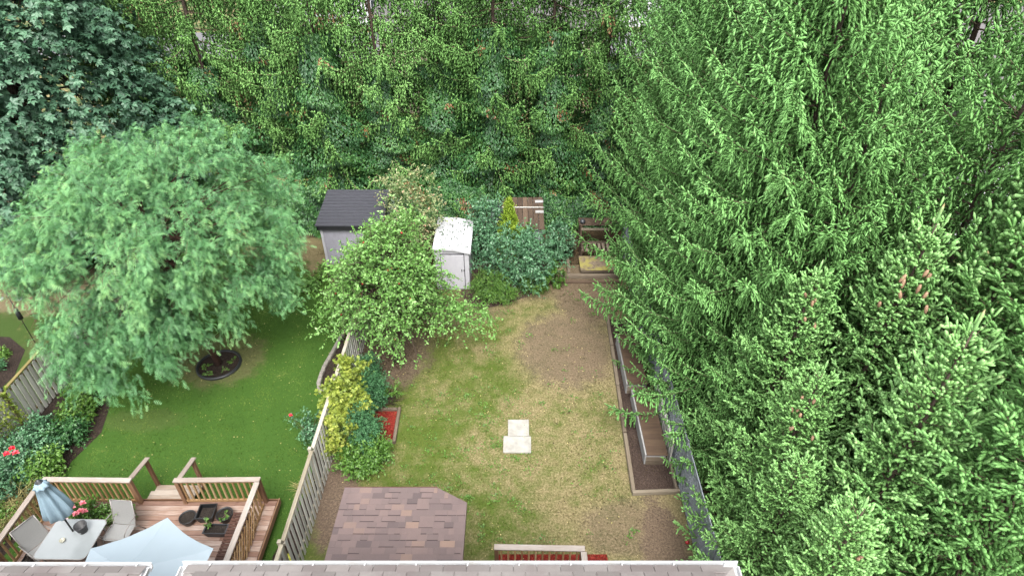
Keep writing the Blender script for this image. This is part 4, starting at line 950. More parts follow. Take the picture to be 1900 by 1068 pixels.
t = thing('wooden_stand', 'open brown wooden post frame with a shelf top under the back trees', 'stand')
a = P(1082, 462, .3)
X0, X1 = 2.95, 4.15; yS = 23.3
for x_ in (X0, X1):
    for y_ in (yS, yS + .55): bar('post', t, (x_, y_, 0), (x_, y_, 1.35), .09, .09, M['roughwood'])
for i in range(4): bar('top_board', t, (X0 - .1, yS + .02 + i * .16, 1.38), (X1 + .1, yS + .02 + i * .16, 1.38), .15, .03, M['roughwood'])
bar('rail', t, (X0, yS - .06, 1.2), (X1, yS - .06, 1.2), .03, .11, M['oldtimber']); bar('rail', t, (X0, yS - .06, .55), (X1, yS - .06, .55), .03, .10, M['oldtimber'])
anchor(t, (3.5, yS, 0))
V, T = lathe([(.001, .2), (.06, .19), (.11, .13), (.12, .06), (.08, 0), (.001, 0)], 16); o = obj('plastic_jug', mesh_np('plastic_jug', V, T, M['planter_grey'], smooth=True)); o.location = (X0 + .05, yS + .1, 1.396); tag(o, 'dark blue round jug sitting on the left corner of the wooden stand', 'jug')
t = thing('wooden_pallet', 'weathered slatted pallet lying in front of the wooden stand', 'pallet')
for i in range(7): bar('slat', t, (X0 + .06 + i * .18, 22.62, .50), (X0 + .06 + i * .18, 23.15, .56), .11, .025, M['oldtimber'])
for y_ in (22.66, 23.1): bar('stringer', t, (X0 - .02, y_, .45 + (y_ - 22.62) * .1), (X1 + .02, y_, .45 + (y_ - 22.62) * .1), .05, .08, M['roughwood'])
for x_ in (X0, X1):
    for y_ in (22.66, 23.1): bar('leg', t, (x_, y_, 0), (x_, y_, .42), .07, .07, M['roughwood'])
anchor(t, (3.5, 22.9, 0))
k = N('mossy plywood'); f = k.noise(k.pos(), 1.7, 5, .7); g_ = k.noise(k.pos(), 14, 4)
col = k.mix(k.rng(f, .44, .60), k.ramp(g_, [(.3, (.07, .05, .035)), (.7, (.20, .155, .11))]), (.22, .195, .055)); M['mossy'] = k.shader(col, .8, .3, g_, .4, .01)
t = thing('plywood_platform', 'low plywood platform covered in yellow moss in front of the pallet', 'platform')
box('top_board', t, (3.55, 22.0, .30), (1.45, 1.05, .03), M['mossy']); 
for y_ in (21.52, 22.48): bar('beam', t, (2.85, y_, .22), (4.25, y_, .22), .06, .12, M['oldtimber'])
for x_ in (2.9, 4.2):
    for y_ in (21.52, 22.48): bar('leg', t, (x_, y_, 0), (x_, y_, .16), .07, .07, M['roughwood'])
anchor(t, (3.55, 22, 0))
t = thing('back_bed_edging', 'brown timber sleepers stepping up at the back of the dry lawn', 'edging')
bar('timber', t, (1.95, 21.35, .09), (4.35, 21.35, .09), .16, .18, M['oldtimber'], .015); bar('timber', t, (1.85, 21.0, .05), (4.35, 21.0, .05), .12, .10, M['roughwood'], .015); bar('timber', t, (2.35, 21.5, .12), (2.38, 22.6, .12), .12, .12, M['oldtimber'], .015)
anchor(t, (3, 21.2, 0))
t = thing('log_pile', 'stack of short brown split logs beside the wooden stand', 'log pile')
for i in range(12):
    V, T = tube([(0, -.2, 0), (0, .2, 0)], .055 + .02 * rnd.random(), 8); o = obj('log', mesh_np('log', V, T, M['roughwood']), t); o.location = (2.1 + (i % 4) * .16 + .05 * (i // 4), 23.3, .07 + (i // 4) * .12); o.rotation_euler = (0, 0, rnd.uniform(-.2, .2))
anchor(t, (2.3, 23.3, 0))

# ================================================================ LEFT GARDEN DETAILS
t = thing('tree_ring', 'black scalloped edging ring around the foot of the feathery tree', 'edging', None, (-10.1, 16.1, 0))
V, T = lathe([(.74, 0), (.74, .09), (.70, .10), (.66, .09), (.66, 0)], 40); obj('rim', mesh_np('rim', V, T, M['iron'], smooth=False), t)
V, T = lathe([(.66, .04), (.3, .06), (.001, .07)], 32); obj('mulch', mesh_np('mulch', V, T, M['soil']), t)
for i, (x, y) in enumerate(((-10.5, 15.95), (-9.75, 15.8), (-10.3, 15.62), (-9.65, 16.2))):
    small_plant(x, y, .05, .14, .14, M['bright'], LEAF, 8, 3, 5, .05, ['tiny green weed on the left inside the black tree ring', 'tiny green weed at the lower right inside the black tree ring', 'tiny green weed at the near edge inside the black tree ring', 'tiny green weed at the right edge inside the black tree ring'][i], 40 + i, name='weed', group='weeds in the tree ring')
# stone edging of the mulch strip
pts = [(-5.98, 14.7), (-6.32, 14.82), (-6.44, 15.2), (-6.45, 15.6), (-6.44, 16.0), (-6.38, 16.4), (-6.30, 16.9), (-6.24, 17.4), (-6.12, 17.9), (-6.0, 18.4)]
t = thing('stone_edging', 'row of small tan edging stones curving along the mulch strip', 'edging')
for a, b in zip(pts[:-1], pts[1:]):
    L = math.hypot(b[0] - a[0], b[1] - a[1]); n = max(1, round(L / .2))
    for i in range(n):
        f = (i + .5) / n; box('stone', t, (a[0] + (b[0] - a[0]) * f, a[1] + (b[1] - a[1]) * f, .05), (round(L / n - .02, 2), .13, .12), M['stone'], rz=math.atan2(b[1] - a[1], b[0] - a[0]) + rnd.uniform(-.1, .1), bev=.02)
anchor(t, (-6.3, 16.4, 0))
# bird feeder pole
fx, fy = -17.2, 17.3
t = thing('feeder_pole', 'black shepherd hook pole with a tube baffle on the far left lawn', 'pole', None, (fx, fy, 0))
V, T = tube([(0, 0, 0), (0, 0, 2.55)], .014, 7); obj('pole', mesh_np('pole', V, T, M['iron'], smooth=True), t)
for s in (-1, 1):
    V, T = tube([(0, 0, 2.35), (s * .12, 0, 2.6), (s * .28, 0, 2.66), (s * .36, 0, 2.55), (s * .33, 0, 2.47)], .009, 6); obj('hook', mesh_np('hook', V, T, M['iron'], smooth=True), t)
V, T = lathe([(.02, 1.55), (.07, 1.52), (.08, 1.1), (.075, 1.1), (.02, 1.4)], 16); obj('baffle', mesh_np('baffle', V, T, M['iron'], smooth=True), t)
def feeder(x, y, z, cap, lab):
    t = thing('bird_feeder', lab, 'bird feeder', None, (x, y, z))
    V, T = lathe([(.001, .03), (.045, .03), (.045, .36), (.001, .36)], 14); obj('tube', mesh_np('tube', V, T, M['clear'], smooth=False), t)
    V, T = lathe([(.001, .44), (.05, .42), (.09, .35), (.045, .35)], 16); obj('cap', mesh_np('cap', V, T, cap, smooth=True), t)
    V, T = lathe([(.001, 0), (.10, .0), (.11, .03), (.05, .03)], 16); obj('tray', mesh_np('tray', V, T, M['white_metal'], smooth=True), t)
    V, T = tube([(0, 0, .43), (0, 0, .52)], .005, 5); obj('hanger', mesh_np('hanger', V, T, M['iron']), t)
feeder(fx - .33, fy, 1.95, M['white_metal'], 'white capped tube bird feeder, the left one on the pole'); feeder(fx + .33, fy, 1.95, M['planter_grey'], 'dark capped tube bird feeder, the right one on the pole')
bedp = [(-20, 12.8), (-18.0, 13.0), (-17.0, 14.2), (-16.85, 15.6), (-17.3, 16.9), (-18.3, 17.6), (-20, 17.7)]
sheet('soil_bed', bedp, .006, M['soil'])
kinds = [(-17.9, 16.5, .30, .3, M['bright'], 'low bright green plant at the top of the left island bed'), (-17.75, 15.8, .36, .3, M['juniper'], 'grey green mound in the middle of the left island bed'), (-18.3, 15.2, .38, .3, M['cedar_gold'], 'yellow green mound in the left island bed'), (-17.5, 14.9, .34, .28, M['teal'], 'bluish spreading mound on the right side of the left island bed'),
         (-18.2, 14.2, .42, .35, M['pale'], 'pale mauve mound in the near part of the left island bed'), (-17.6, 13.7, .36, .3, M['teal'], 'blue green clump at the near right of the left island bed'), (-18.6, 13.4, .35, .3, M['bright'], 'bright green clump at the near left of the left island bed')]
for i, (x, y, r, h, m_, lab) in enumerate(kinds):
    t, a = small_plant(x, y, 0, r, h, m_, LEAF, 45, 4, 7, .06, lab, 60 + i, flat_bottom=-.3)
    if i == 0: blooms(t, a, 5, .08, M['magenta'], np.random.RandomState(2), name='flower')
t, a = small_plant(-18.4, 15.9, 0, .3, .35, M['bright'], LEAF, 30, 4, 6, .06, 'plant with magenta flowers at the left edge of the island bed', 71, 'flowering_plant'); blooms(t, a, 7, .09, M['magenta'], np.random.RandomState(3))
# ================================================================ VEGETATION
def tree_from(name, label, loc, parts_, trunk_vt, bark, group=None):
    t = thing(name, label, 'tree', group, loc)
    obj('trunk', mesh_np('trunk', *trunk_vt, bark, smooth=True), t)
    for n_, me in parts_:
        o = obj(n_, me, t)
        if n_ in ('branches', 'twigs'): o['kind'] = 'stuff'
    return t
# feathery locust
rs = np.random.RandomState(31)
cz = (-.85, .5, 4.85)
arr = leafy(rs, cz, (4.2, 4.1, 3.45), 500, 12, .56, 9, .175, up=.45, droop=.6, fmin=.62, lump=.13, spread=.15, flat_bottom=-.80, leafdown=.32, age=.36, agek=.62, tilt=.5)
k_ = arr[0][:, 2] > 1.45 + np.maximum(0, -arr[0][:, 0] - 1.3) * .75 + np.clip(-arr[0][:, 0] - 1, 0, 1) * .45 * np.maximum(0, -arr[0][:, 1]); arr = tuple(a[k_] for a in arr[:5]) + arr[5:]
V, T, A = inst(PINN[0], PINN[1], arr[0], arr[1], arr[2], arr[3], arr[4], PINN[2]); me = mesh_np('leaves', V, T, M['locust'], A)
tr = tube([(0, 0, 0), (-.12, .03, .8), (-.35, .12, 1.7), (-.6, .25, 2.8), (-.9, .3, 4.6), (-1.2, .5, 6.6)], [.12, .10, .09, .08, .055, .02], 9)
ar_s = leafy(rs, (-1.5, -2.2, 3.0), (2.2, 1.6, 1.2), 110, 10, .56, 9, .175, up=.3, droop=.7, fmin=.4, lump=.2, spread=.15, leafdown=.35, age=.36, agek=.55, tilt=.5)
k_ = (ar_s[0][:, 2] > 1.35) & (ar_s[0][:, 0] > -3.0); ar_s = tuple(a[k_] for a in ar_s[:5]) + ar_s[5:]
V, T, A = inst(PINN[0], PINN[1], ar_s[0], ar_s[1], ar_s[2], ar_s[3], ar_s[4], PINN[2]); me_s = mesh_np('leaves', V, T, M['locust'], A)
lb = cat(limbs(rs, ((-.35, .12, 1.7), (-1.0, .4, 5.4)), arr[6], 100, .04), limbs(rs, ((-.2, .08, 1.3), (-.6, .2, 2.8)), ar_s[6], 22, .035)); sg = prisms(arr[5][0][::4], arr[5][1][::4], .007, .003, 3)
tree_from('locust_tree', 'broad light green feathery leaved tree in a round black ring on the left lawn', (-10.1, 16.1, 0), [('crown', me), ('crown', me_s), ('branches', mesh_np('branches', *lb, M['redbark'])), ('twigs', mesh_np('twigs', *sg, M['redbark']))], tr, M['redbark'])
# apple tree
rs = np.random.RandomState(32)
arr = leafy(rs, (-.05, .4, 2.95), (1.8, 1.9, 2.15), 310, 6, .80, 14, .105, up=.35, droop=.35, fmin=.45, lump=.22, spread=.22, flat_bottom=-.75, leafdown=.1, age=.42, agek=.36, tilt=.8)
me = crown_mesh('leaves', LEAF, arr, M['apple'])
ar2 = leafy(rs, (2.35, .1, 2.1), (1.0, .6, .5), 34, 4, .8, 12, .105, up=.1, droop=.5, fmin=.3, spread=.2, age=.45); me2 = crown_mesh('leaves', LEAF, ar2, M['apple'])
ar3 = leafy(rs, (-1.8, .5, 1.8), (.9, .7, .5), 26, 4, .8, 12, .105, up=.2, droop=.4, fmin=.3, spread=.2, age=.5); me3 = crown_mesh('leaves', LEAF, ar3, M['apple'])
tr = tube([(0, 0, 0), (.05, .08, .7), (-.05, .25, 1.5), (-.1, .4, 2.6), (-.1, .6, 4.2)], [.10, .085, .07, .05, .02], 8)
lb = cat(limbs(rs, ((.05, .08, .9), (-.1, .5, 3.4)), arr[6], 70, .035), limbs(rs, ((-.05, .25, 1.4), (-.05, .3, 2)), ar2[6], 8, .03), limbs(rs, ((-.05, .25, 1.4), (-.05, .3, 2)), ar3[6], 10, .03)); sg = prisms(arr[5][0], arr[5][1], .008, .004, 3)
at = tree_from('apple_tree', 'bright green apple tree with small red apples in front of the two sheds', (-4.05, 16.3, 0), [('crown', me), ('crown', me2), ('crown', me3), ('branches', mesh_np('branches', *lb, M['bark'])), ('twigs', mesh_np('twigs', *sg, M['bark']))], tr, M['bark'])
V, T = lathe([(.001, .028), (.02, .036), (.036, .02), (.038, 0), (.028, -.028), (.001, -.034)], 10); ap_me = mesh_np('apple', V, T, M['redplastic'], smooth=True)
q = arr[0][(arr[0][:, 1] < .7)]
for i in range(26):
    p_ = q[rs.randint(len(q))]; o = obj('apple', ap_me, at); o.scale = (.75,) * 3; o.location = (p_[0] * 1.03, p_[1] - .06, p_[2] - .02)
# maple at the left edge
rs = np.random.RandomState(33)
arr = leafy(rs, (0, 0, 6.6), (5.2, 4.8, 6.2), 2250, 4, .75, 9, .212, up=.1, droop=.35, fmin=.68, lump=.15, spread=.30, flat_bottom=-.9, leafdown=.45, age=.36, agek=.30, tilt=.35)
k_ = (arr[0][:, 0] > -3.2) & (arr[0][:, 1] < 3.0); arr = tuple(a[k_] for a in arr[:5]) + arr[5:]
me = crown_mesh('leaves', LOBED, arr, M['maple'])
tr = tube([(0, 0, 0), (.1, 0, 3), (0, .1, 7), (0, 0, 11)], [.26, .22, .15, .04], 10); lb = limbs(rs, ((0, 0, 2.2), (0, 0, 10)), arr[6], 60, .06)
tree_from('maple_tree', 'tall dark blue green maple filling the upper left corner', (-19.7, 24.6, 0), [('crown', me), ('branches', mesh_np('branches', *lb, M['bark']))], tr, M['bark'])

# spruces: a few growth forms, every tree its own object
S_big = spruce_meshes(51, 15.5, 4.5, 1.35, M['spruce'], SPRIG_L, .025, whorl=.66, nb=6, hang=1.0, slen=.175, step=.079, etop=44, ebot=4, power=.66, spr=.58, lr=(.82, 1.05), cap=.95)
S_big2 = spruce_meshes(52, 13.0, 3.9, .6, M['spruce'], SPRIG_L, .025, whorl=.52, nb=6, hang=.85, slen=.165, step=.082, etop=46, ebot=6, power=.74, spr=.42, lr=(.8, 1.08))
S_blue = spruce_meshes(53, 8.0, 1.95, .4, M['spruce_blue'], SPRIG_N, .025, whorl=.29, nb=6, hang=.18, slen=.125, step=.085, etop=52, ebot=8, power=.85)
S_near = spruce_meshes(54, 10.5, 3.1, .6, M['spruce'], SPRIG_N, .026, whorl=.31, nb=7, hang=.30, slen=.155, step=.100, etop=48, ebot=6, power=.8)
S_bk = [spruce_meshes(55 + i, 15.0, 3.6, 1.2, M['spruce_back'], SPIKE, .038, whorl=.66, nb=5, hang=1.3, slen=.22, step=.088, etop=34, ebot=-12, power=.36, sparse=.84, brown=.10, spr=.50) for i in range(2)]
G = 'tall spruces on the right side'
for (ms, x, y, rz, s, lab, ln) in (
    (S_big, 7.2, 14.0, .4, 1.0, 'tall spruce whose drooping branches hang over the nearer box bench', (0, -2)),
    (S_big, 6.7, 18.2, 2.3, .98, 'tall spruce whose low branches reach farthest left over the dry lawn', (0, -1)),
    (S_big2, 7.3, 12.3, 3.3, .88, 'shorter spruce in front of the tall one over the nearer box bench', (0, 0)),
    (S_big2, 5.85, 13.9, 5.2, .56, 'small drooping spruce leaning over the grey slatted screen', (0, -3)),
    (S_big2, 5.9, 16.3, 1.7, .60, 'small drooping spruce over the farther box bench', (0, -3)),
    (S_big2, 6.0, 11.5, 2.9, .50, 'small drooping spruce at the near end of the slatted screen', (0, -2)),
    (S_big2, 5.95, 19.2, .9, .60, 'small drooping spruce over the far end of the timber edging', (0, -3)),
    (S_big, 7.4, 15.4, 3.6, .96, 'tall spruce rising between the tall one by the bench and the far reaching one', (0, 0)),
    (S_big2, 7.6, 16.2, 4.4, 1.05, 'spruce with a narrow crown squeezed between the two far reaching ones', (0, 0)),
    (S_big2, 6.9, 20.3, .2, .95, 'spruce between the far reaching one and the yellow green one', (0, 0)),
    (S_big2, 6.9, 22.3, 1.1, 1.12, 'yellow green spruce standing just right of the wooden stand', (0, 0)),
    (S_big, 7.2, 26.6, 4.0, .95, 'spruce at the back right behind the chain link fence corner', (0, 0)),
    (S_big, 12.2, 17.5, 5.1, 1.08, 'very tall spruce with hanging twigs near the upper right corner', (0, 0)),
    (S_big2, 12.6, 23.0, 3.0, 1.2, 'spruce behind the others at the top right', (0, 0)),
    (S_big2, 9.6, 11.6, 2.0, 1.0, 'spruce with a dense crown at the middle of the right edge', (0, 0)),
    (S_near, 8.2, 6.4, .7, 1.0, 'nearest spruce with thick fresh green shoots in the bottom right corner', (0, 0)),
    (S_near, 10.0, 9.0, 3.6, 1.12, 'thick shooted spruce behind the nearest one at the right edge', (0, 0)),
    (S_near, 6.3, 3.6, 2.1, .72, 'low spruce beside the right end of the house gutter', (0, 0))):
    place_spruce(ms, x, y, lab, G, rz, s, lean=ln)
G = 'small blue green spruces in front'
cone_me = mesh_np('cone', *lathe([(.001, 0), (.016, -.01), (.024, -.05), (.024, -.09), (.014, -.135), (.001, -.145)], 8), M['cone'], smooth=True)
blue = ((5.75, 9.0, 6.75, 'blue green spruce with a slim coned top, leftmost of the small pointed ones'), (6.15, 10.9, 7.6, 'blue green spruce with a pointed top behind the slim topped one'),
        (8.2, 12.4, 7.7, 'blue green spruce with several hanging cones near its top'), (7.9, 10.4, 9.1, 'tallest blue green spruce with cones, right of centre of the group'),
        (5.25, 5.6, 6.6, 'blue green spruce nearest the house gutter end'), (5.3, 7.5, 5.6, 'short blue green spruce over the chain link fence top'),
        (9.0, 10.0, 11.6, 'blue green spruce with a high top and a cone at the upper right edge'), (6.9, 7.3, 8.9, 'blue green spruce with upswept shoots at the right edge below the middle'),
        (6.5, 12.2, 4.6, 'low blue green spruce close behind the slatted panel'))
rs = np.random.RandomState(77)
for i, (x, y, h, lab) in enumerate(blue):
    t = place_spruce(S_blue, x, y, lab, G, i * 1.37, (h / 8.0) ** .5, h / 8.0 , lean=(rs.uniform(-3, 3), rs.uniform(-3, 3))); s = h / 8.0
    if i in (0, 2, 3, 4, 6, 1):
        for k in range((8, 5, 9, 9, 3, 0, 5)[i]):
            zz = rs.uniform(.80, .94); rr = 1.95 * (1 - zz) ** .85 * 1.06 + .06; az = rs.uniform(3.4, 5.0) - i * 1.37
            o = obj('cone', cone_me, t); o.scale = (1.35, 1.35, rs.uniform(1.0, 1.35)); o.location = (rr * math.cos(az), rr * math.sin(az), zz * 8 + .12); o.rotation_euler = (rs.uniform(-.4, .4), rs.uniform(-.4, .4), 0)
G = 'row of creeper clad spruces along the back'
names = ['far left behind the maple', 'between the maple and the feathery tree top', 'above the feathery tree', 'behind the grey shed left corner', 'behind the grey shed right corner', 'behind the pinkish shrub', 'behind the white shed', 'behind the hutch', 'above the wooden stand']
bx = [-16.6, -13.6, -10.9, -8.4, -5.9, -3.3, -.9, 1.7, 4.3]
for i, (x, nm) in enumerate(zip(bx, names)):
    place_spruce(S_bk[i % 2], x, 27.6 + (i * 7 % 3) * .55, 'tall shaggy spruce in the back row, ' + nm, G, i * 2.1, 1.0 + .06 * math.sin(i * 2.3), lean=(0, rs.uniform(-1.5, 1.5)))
names2 = ['farthest left of them', 'second from the left', 'in the middle', 'farthest right of them']
for i, x in enumerate((-19, -12.2, -2.1, 9.8)):
    place_spruce(S_bk[(i + 1) % 2], x, 33.5 + (i % 2) * 1.2, 'spruce seen through the gaps of the back row, ' + names2[i], 'spruces behind the back row', i * 1.3 + .5, 1.05)
# creeper: leaf mantles round the trunks
def mantle(seed, H, r0, n, size=.115, dens=None):
    rs = np.random.RandomState(seed); z = rs.uniform(0, 1, n) ** .9 * H; az = rs.uniform(0, 6.283, n)
    r = r0 * (1.15 - .7 * z / H) * (1 + .30 * np.sin(3 * az + z * 1.1 + seed) + .28 * np.sin(2.1 * z - 2 * az) + .2 * np.sin(5.3 * z + az)) + rs.normal(size=n) * .07
    pos = np.stack([r * np.cos(az), r * np.sin(az), z], 1); out = np.stack([np.cos(az), np.sin(az), .5 + 0 * az], 1)
    ld = nrm(np.stack([np.cos(az) * .5, np.sin(az) * .5, -1 + 0 * az], 1) + rs.normal(size=(n, 3)) * .35); yn = nrm(out + rs.normal(size=(n, 3)) * .35)
    pt = np.sin(az * 2 + z * 1.7 + seed) * np.sin(z * .9 - az + seed * 2) ; a = .42 + rs.uniform(-.2, .2, n) + .16 * np.sin(z * 3 + az * 2) ; a = np.where((pt > .86) & (rs.uniform(size=n) < .35), rs.uniform(.9, 1, n), a)
    V, T, A = inst(LEAF[0], LEAF[1], pos, ld, yn, size * rs.uniform(.7, 1.3, n), a, LEAF[2]); return mesh_np('creeper_leaves', V, T, M['creeper'], A)
mant = [mantle(3, 8.5, 1.3, 20000, .12), mantle(4, 7.5, 1.5, 20000, .12)]
nc = ['leftmost creeper covered trunk', 'creeper on the second trunk from the left', 'creeper on the trunk above the feathery tree', 'creeper on the trunk behind the left side of the grey shed', 'creeper on the trunk right of the grey shed', 'creeper on the trunk above the pinkish shrub', 'creeper on the trunk above the white shed', 'creeper on the trunk above the hutch', 'creeper on the trunk behind the wooden stand']
for i, x in enumerate(bx):
    o = obj('climbing_creeper', mant[i % 2]); o.location = (x + .1, 27.35 + (i * 7 % 3) * .55, 0); o.rotation_euler = (0, 0, i * 1.9); o.scale = (1, 1, .8 + .3 * ((i * 5) % 4) / 3); tag(o, nc[i] + ', dark glossy leaves', 'creeper', 'creeper climbing the back spruces')
def leaf_wall(name, label, x0, x1, y, z0, z1, n, depth, mat, seed, size=.10, group=None, axis=0):
    rs = np.random.RandomState(seed); u = rs.uniform(x0, x1, n); z = z0 + (z1 - z0) * rs.uniform(0, 1, n)
    bul = .5 + .5 * np.sin(u * 2.3 + seed) * np.sin(z * 2.9 + u) + .25 * np.sin(u * 7 + z * 5); topc = z1 - (.25 * (1 + np.sin(u * 3.1 + seed))) * (z1 - z0) * .35; k = z < topc; u, z, bul = u[k], z[k], bul[k]; n = len(u)
    s = rs.choice([-1, 1], n, p=[.75, .25]); yy = y + s * (depth * (.3 + .7 * bul)) + rs.normal(size=n) * .04
    a = .45 + .2 * (bul - .5) + rs.uniform(-.2, .2, n); a = np.where((np.sin(u * 1.3 + seed) * np.sin(z * 2 + u * 2) > .7) & (rs.uniform(size=n) < .5), rs.uniform(.9, 1, n), a)
    pos = np.stack([u, yy, z], 1) if axis == 0 else np.stack([yy, u, z], 1); o_ = np.stack([0 * u, s, .4 + 0 * u], 1) if axis == 0 else np.stack([s, 0 * u, .4 + 0 * u], 1)
    if axis: pos[:, 0] = y - (yy - y); o_[:, 0] = -s
    V, T, A = inst(LEAF[0], LEAF[1], pos, nrm(o_ * .4 + np.array([0, 0, -1.]) + rs.normal(size=(n, 3)) * .4), nrm(o_ + rs.normal(size=(n, 3)) * .4), size * rs.uniform(.7, 1.3, n), a, LEAF[2])
    o = obj(name, mesh_np(name, V, T, mat, A)); tag(o, label, 'creeper', group); return o
leaf_wall('ivy_hedge', 'thick dark ivy hedge on the back fence left of the grey shed', -13.8, -7.95, 25.1, 0, 2.9, 15000, .55, M['creeper'], 5, .11)
leaf_wall('fence_creeper', 'creeper with reddish leaves on the back fence right of the hutch', 1.3, 7.5, 25.5, 0, 1.9, 9000, .30, M['creeper'], 6, .10)
leaf_wall('fence_creeper', 'creeper on the back fence between the grey shed and the white shed', -5.2, -1.2, 25.5, 0, 2.6, 8000, .4, M['creeper'], 7, .10)
leaf_wall('fence_creeper', 'yellow green vine climbing the near end of the left fence', 8.6, 13.2, -14.85, .5, 1.95, 2600, .16, M['goldleaf'], 8, .085, axis=1)
# low ground cover under the back trees
rs = np.random.RandomState(12); n = 30000; p = np.stack([rs.uniform(-24, 11, n), rs.uniform(25.7, 36, n), 0 * np.ones(n)], 1); cl = np.sin(p[:, 0] * 1.1 + p[:, 1]) * np.sin(p[:, 1] * 1.4 - p[:, 0] * .5); p[:, 2] = rs.uniform(.02, .28, n) * (1 + .6 * cl); p = p[rs.uniform(size=n) < .75 + .25 * cl]; n = len(p)
V, T, A = inst(LEAF[0], LEAF[1], p, nrm(rs.normal(size=(n, 3)) * [1, 1, .25]), nrm(np.array([0, -.3, 1.]) + rs.normal(size=(n, 3)) * .4), .13 * rs.uniform(.6, 1.3, n), .5 + rs.uniform(-.25, .3, n) + (rs.uniform(size=n) < .06) * .4, LEAF[2])
o = obj('ground_cover', mesh_np('ground_cover', V, T, M['creeper'], A)); tag(o, 'creeping ground cover under the back spruces', 'ground cover', kind='stuff')

# shrubs of the back bed
small_plant(-3.9, 22.3, 0, 1.15, 4.1, M['pale'], LEAF, 130, 4, 12, .10, 'tall airy shrub with pinkish tips between the two sheds', 101, 'tall_shrub', 'shrub', up=1.2, L=.8, age=.42, agek=.85)
small_plant(.35, 21.3, 0, 1.55, 2.05, M['teal'], LEAF, 190, 5, 10, .105, 'wide teal green shrub in the middle of the back bed', 102, 'shrub', 'shrub', L=.6, lump=.25)
small_plant(-1.05, 23.0, 0, .85, 2.75, M['teal'], LEAF, 120, 5, 9, .10, 'upright teal green shrub right behind the white shed corner', 103, 'shrub', 'shrub', L=.5)
small_plant(1.95, 22.7, 0, .62, 1.75, M['teal'], LEAF, 70, 5, 9, .10, 'smaller teal green shrub left of the pallet', 104, 'shrub', 'shrub', L=.45)
small_plant(1.75, 20.75, 0, .42, 1.0, M['bright'], LEAF, 26, 3, 8, .12, 'light green arching shrub at the right end of the back bed', 105, 'shrub', 'shrub', droop=.8)
small_plant(-.95, 20.1, 0, .68, 1.0, M['boxwood'], LEAF, 170, 6, 7, .055, 'rounded shrub with reddish flecks in front of the white shed side', 106, 'shrub', 'shrub', L=.25)
small_plant(-.35, 19.75, 0, .50, .85, M['boxwood'], LEAF, 150, 6, 7, .045, 'smooth green rounded shrub nearest the lawn', 107, 'shrub', 'shrub', L=.2, age=.45, agek=.2)
small_plant(.85, 20.45, 0, .55, .7, M['boxwood'], LEAF, 120, 6, 7, .05, 'low green shrub under the teal shrub', 108, 'shrub', 'shrub', L=.22, age=.5, agek=.2)
small_plant(.45, 22.6, .6, .60, .9, M['bright'], LEAF, 40, 3, 8, .12, 'light green vine over the grey front of the hutch', 109, 'vine', 'vine')
rs = np.random.RandomState(110); t = thing('golden_cedar', 'slim pointed golden green cedar in front of the hutch', 'tree', None, (-.12, 22.45, 0))
arr = leafy(rs, (0, 0, 1.5), (.72, .72, 1.5), 520, 5, .22, 8, .055, up=1.6, droop=0, fmin=.75, spread=.04, cone=True, leafdown=-.5, age=.5, agek=.4); obj('crown', crown_mesh('crown', LEAF, arr, M['cedar_gold']), t)
V, T = tube([(0, 0, 0), (0, 0, 2.6)], [.05, .01], 6); obj('trunk', mesh_np('trunk', V, T, M['bark']), t)
# group on the middle fence
small_plant(-4.95, 13.15, .35, .60, 1.75, M['goldleaf'], LOBED, 150, 5, 8, .085, 'golden yellow vine spilling over the middle fence', 111, 'golden_vine', 'vine', L=.4)
small_plant(-5.0, 14.35, .3, .45, 1.5, M['goldleaf'], LOBED, 60, 5, 8, .08, 'small golden shoots of the vine farther up the middle fence', 112, 'golden_vine', 'vine', L=.35)
small_plant(-5.0, 12.2, .3, .42, 1.35, M['goldleaf'], LOBED, 60, 5, 8, .08, 'golden green end of the vine nearest the house on the middle fence', 118, 'golden_vine', 'vine', L=.35)
small_plant(-4.55, 12.75, 0, .56, 1.4, M['juniper'], LEAF, 330, 6, 9, .055, 'dense dark green juniper left of the red mulch bed', 113, 'juniper', 'shrub', L=.3, up=.6)
small_plant(-4.45, 14.2, 0, .50, 1.25, M['juniper'], LEAF, 200, 6, 9, .055, 'dark green juniper farther up between vine and twiggy shrub', 114, 'juniper', 'shrub', L=.3)
small_plant(-4.75, 15.2, 0, .42, 1.1, M['juniper'], LEAF, 140, 6, 8, .055, 'small dark green juniper at the foot of the middle fence', 115, 'juniper', 'shrub', L=.3)
small_plant(-4.3, 11.95, 0, .66, .72, M['bright'], LEAF, 170, 5, 8, .075, 'round light green shrub at the near end of the fence planting', 116, 'shrub', 'shrub', L=.3)
rs = np.random.RandomState(117); t, a = small_plant(-4.0, 14.35, 0, .42, .6, M['bright'], LEAF, 22, 3, 8, .07, 'twiggy half bare shrub above the red mulch bed', 117, 'shrub', 'shrub', L=.35)
n = 160; d = nrm(np.abs(rs.normal(size=(n, 3))) * [1, 1, 1.4] * rs.choice([-1, 1], (n, 3)) * [1, 1, 0] + np.array([0, 0, 1.]) * rs.uniform(.4, 1.3, (n, 1))); V, T = prisms(np.zeros((n, 3)), d * rs.uniform(.4, .75, (n, 1)), .006, .003, 3); obj('bare_twigs', mesh_np('bare_twigs', V, T, M['twig']), t)
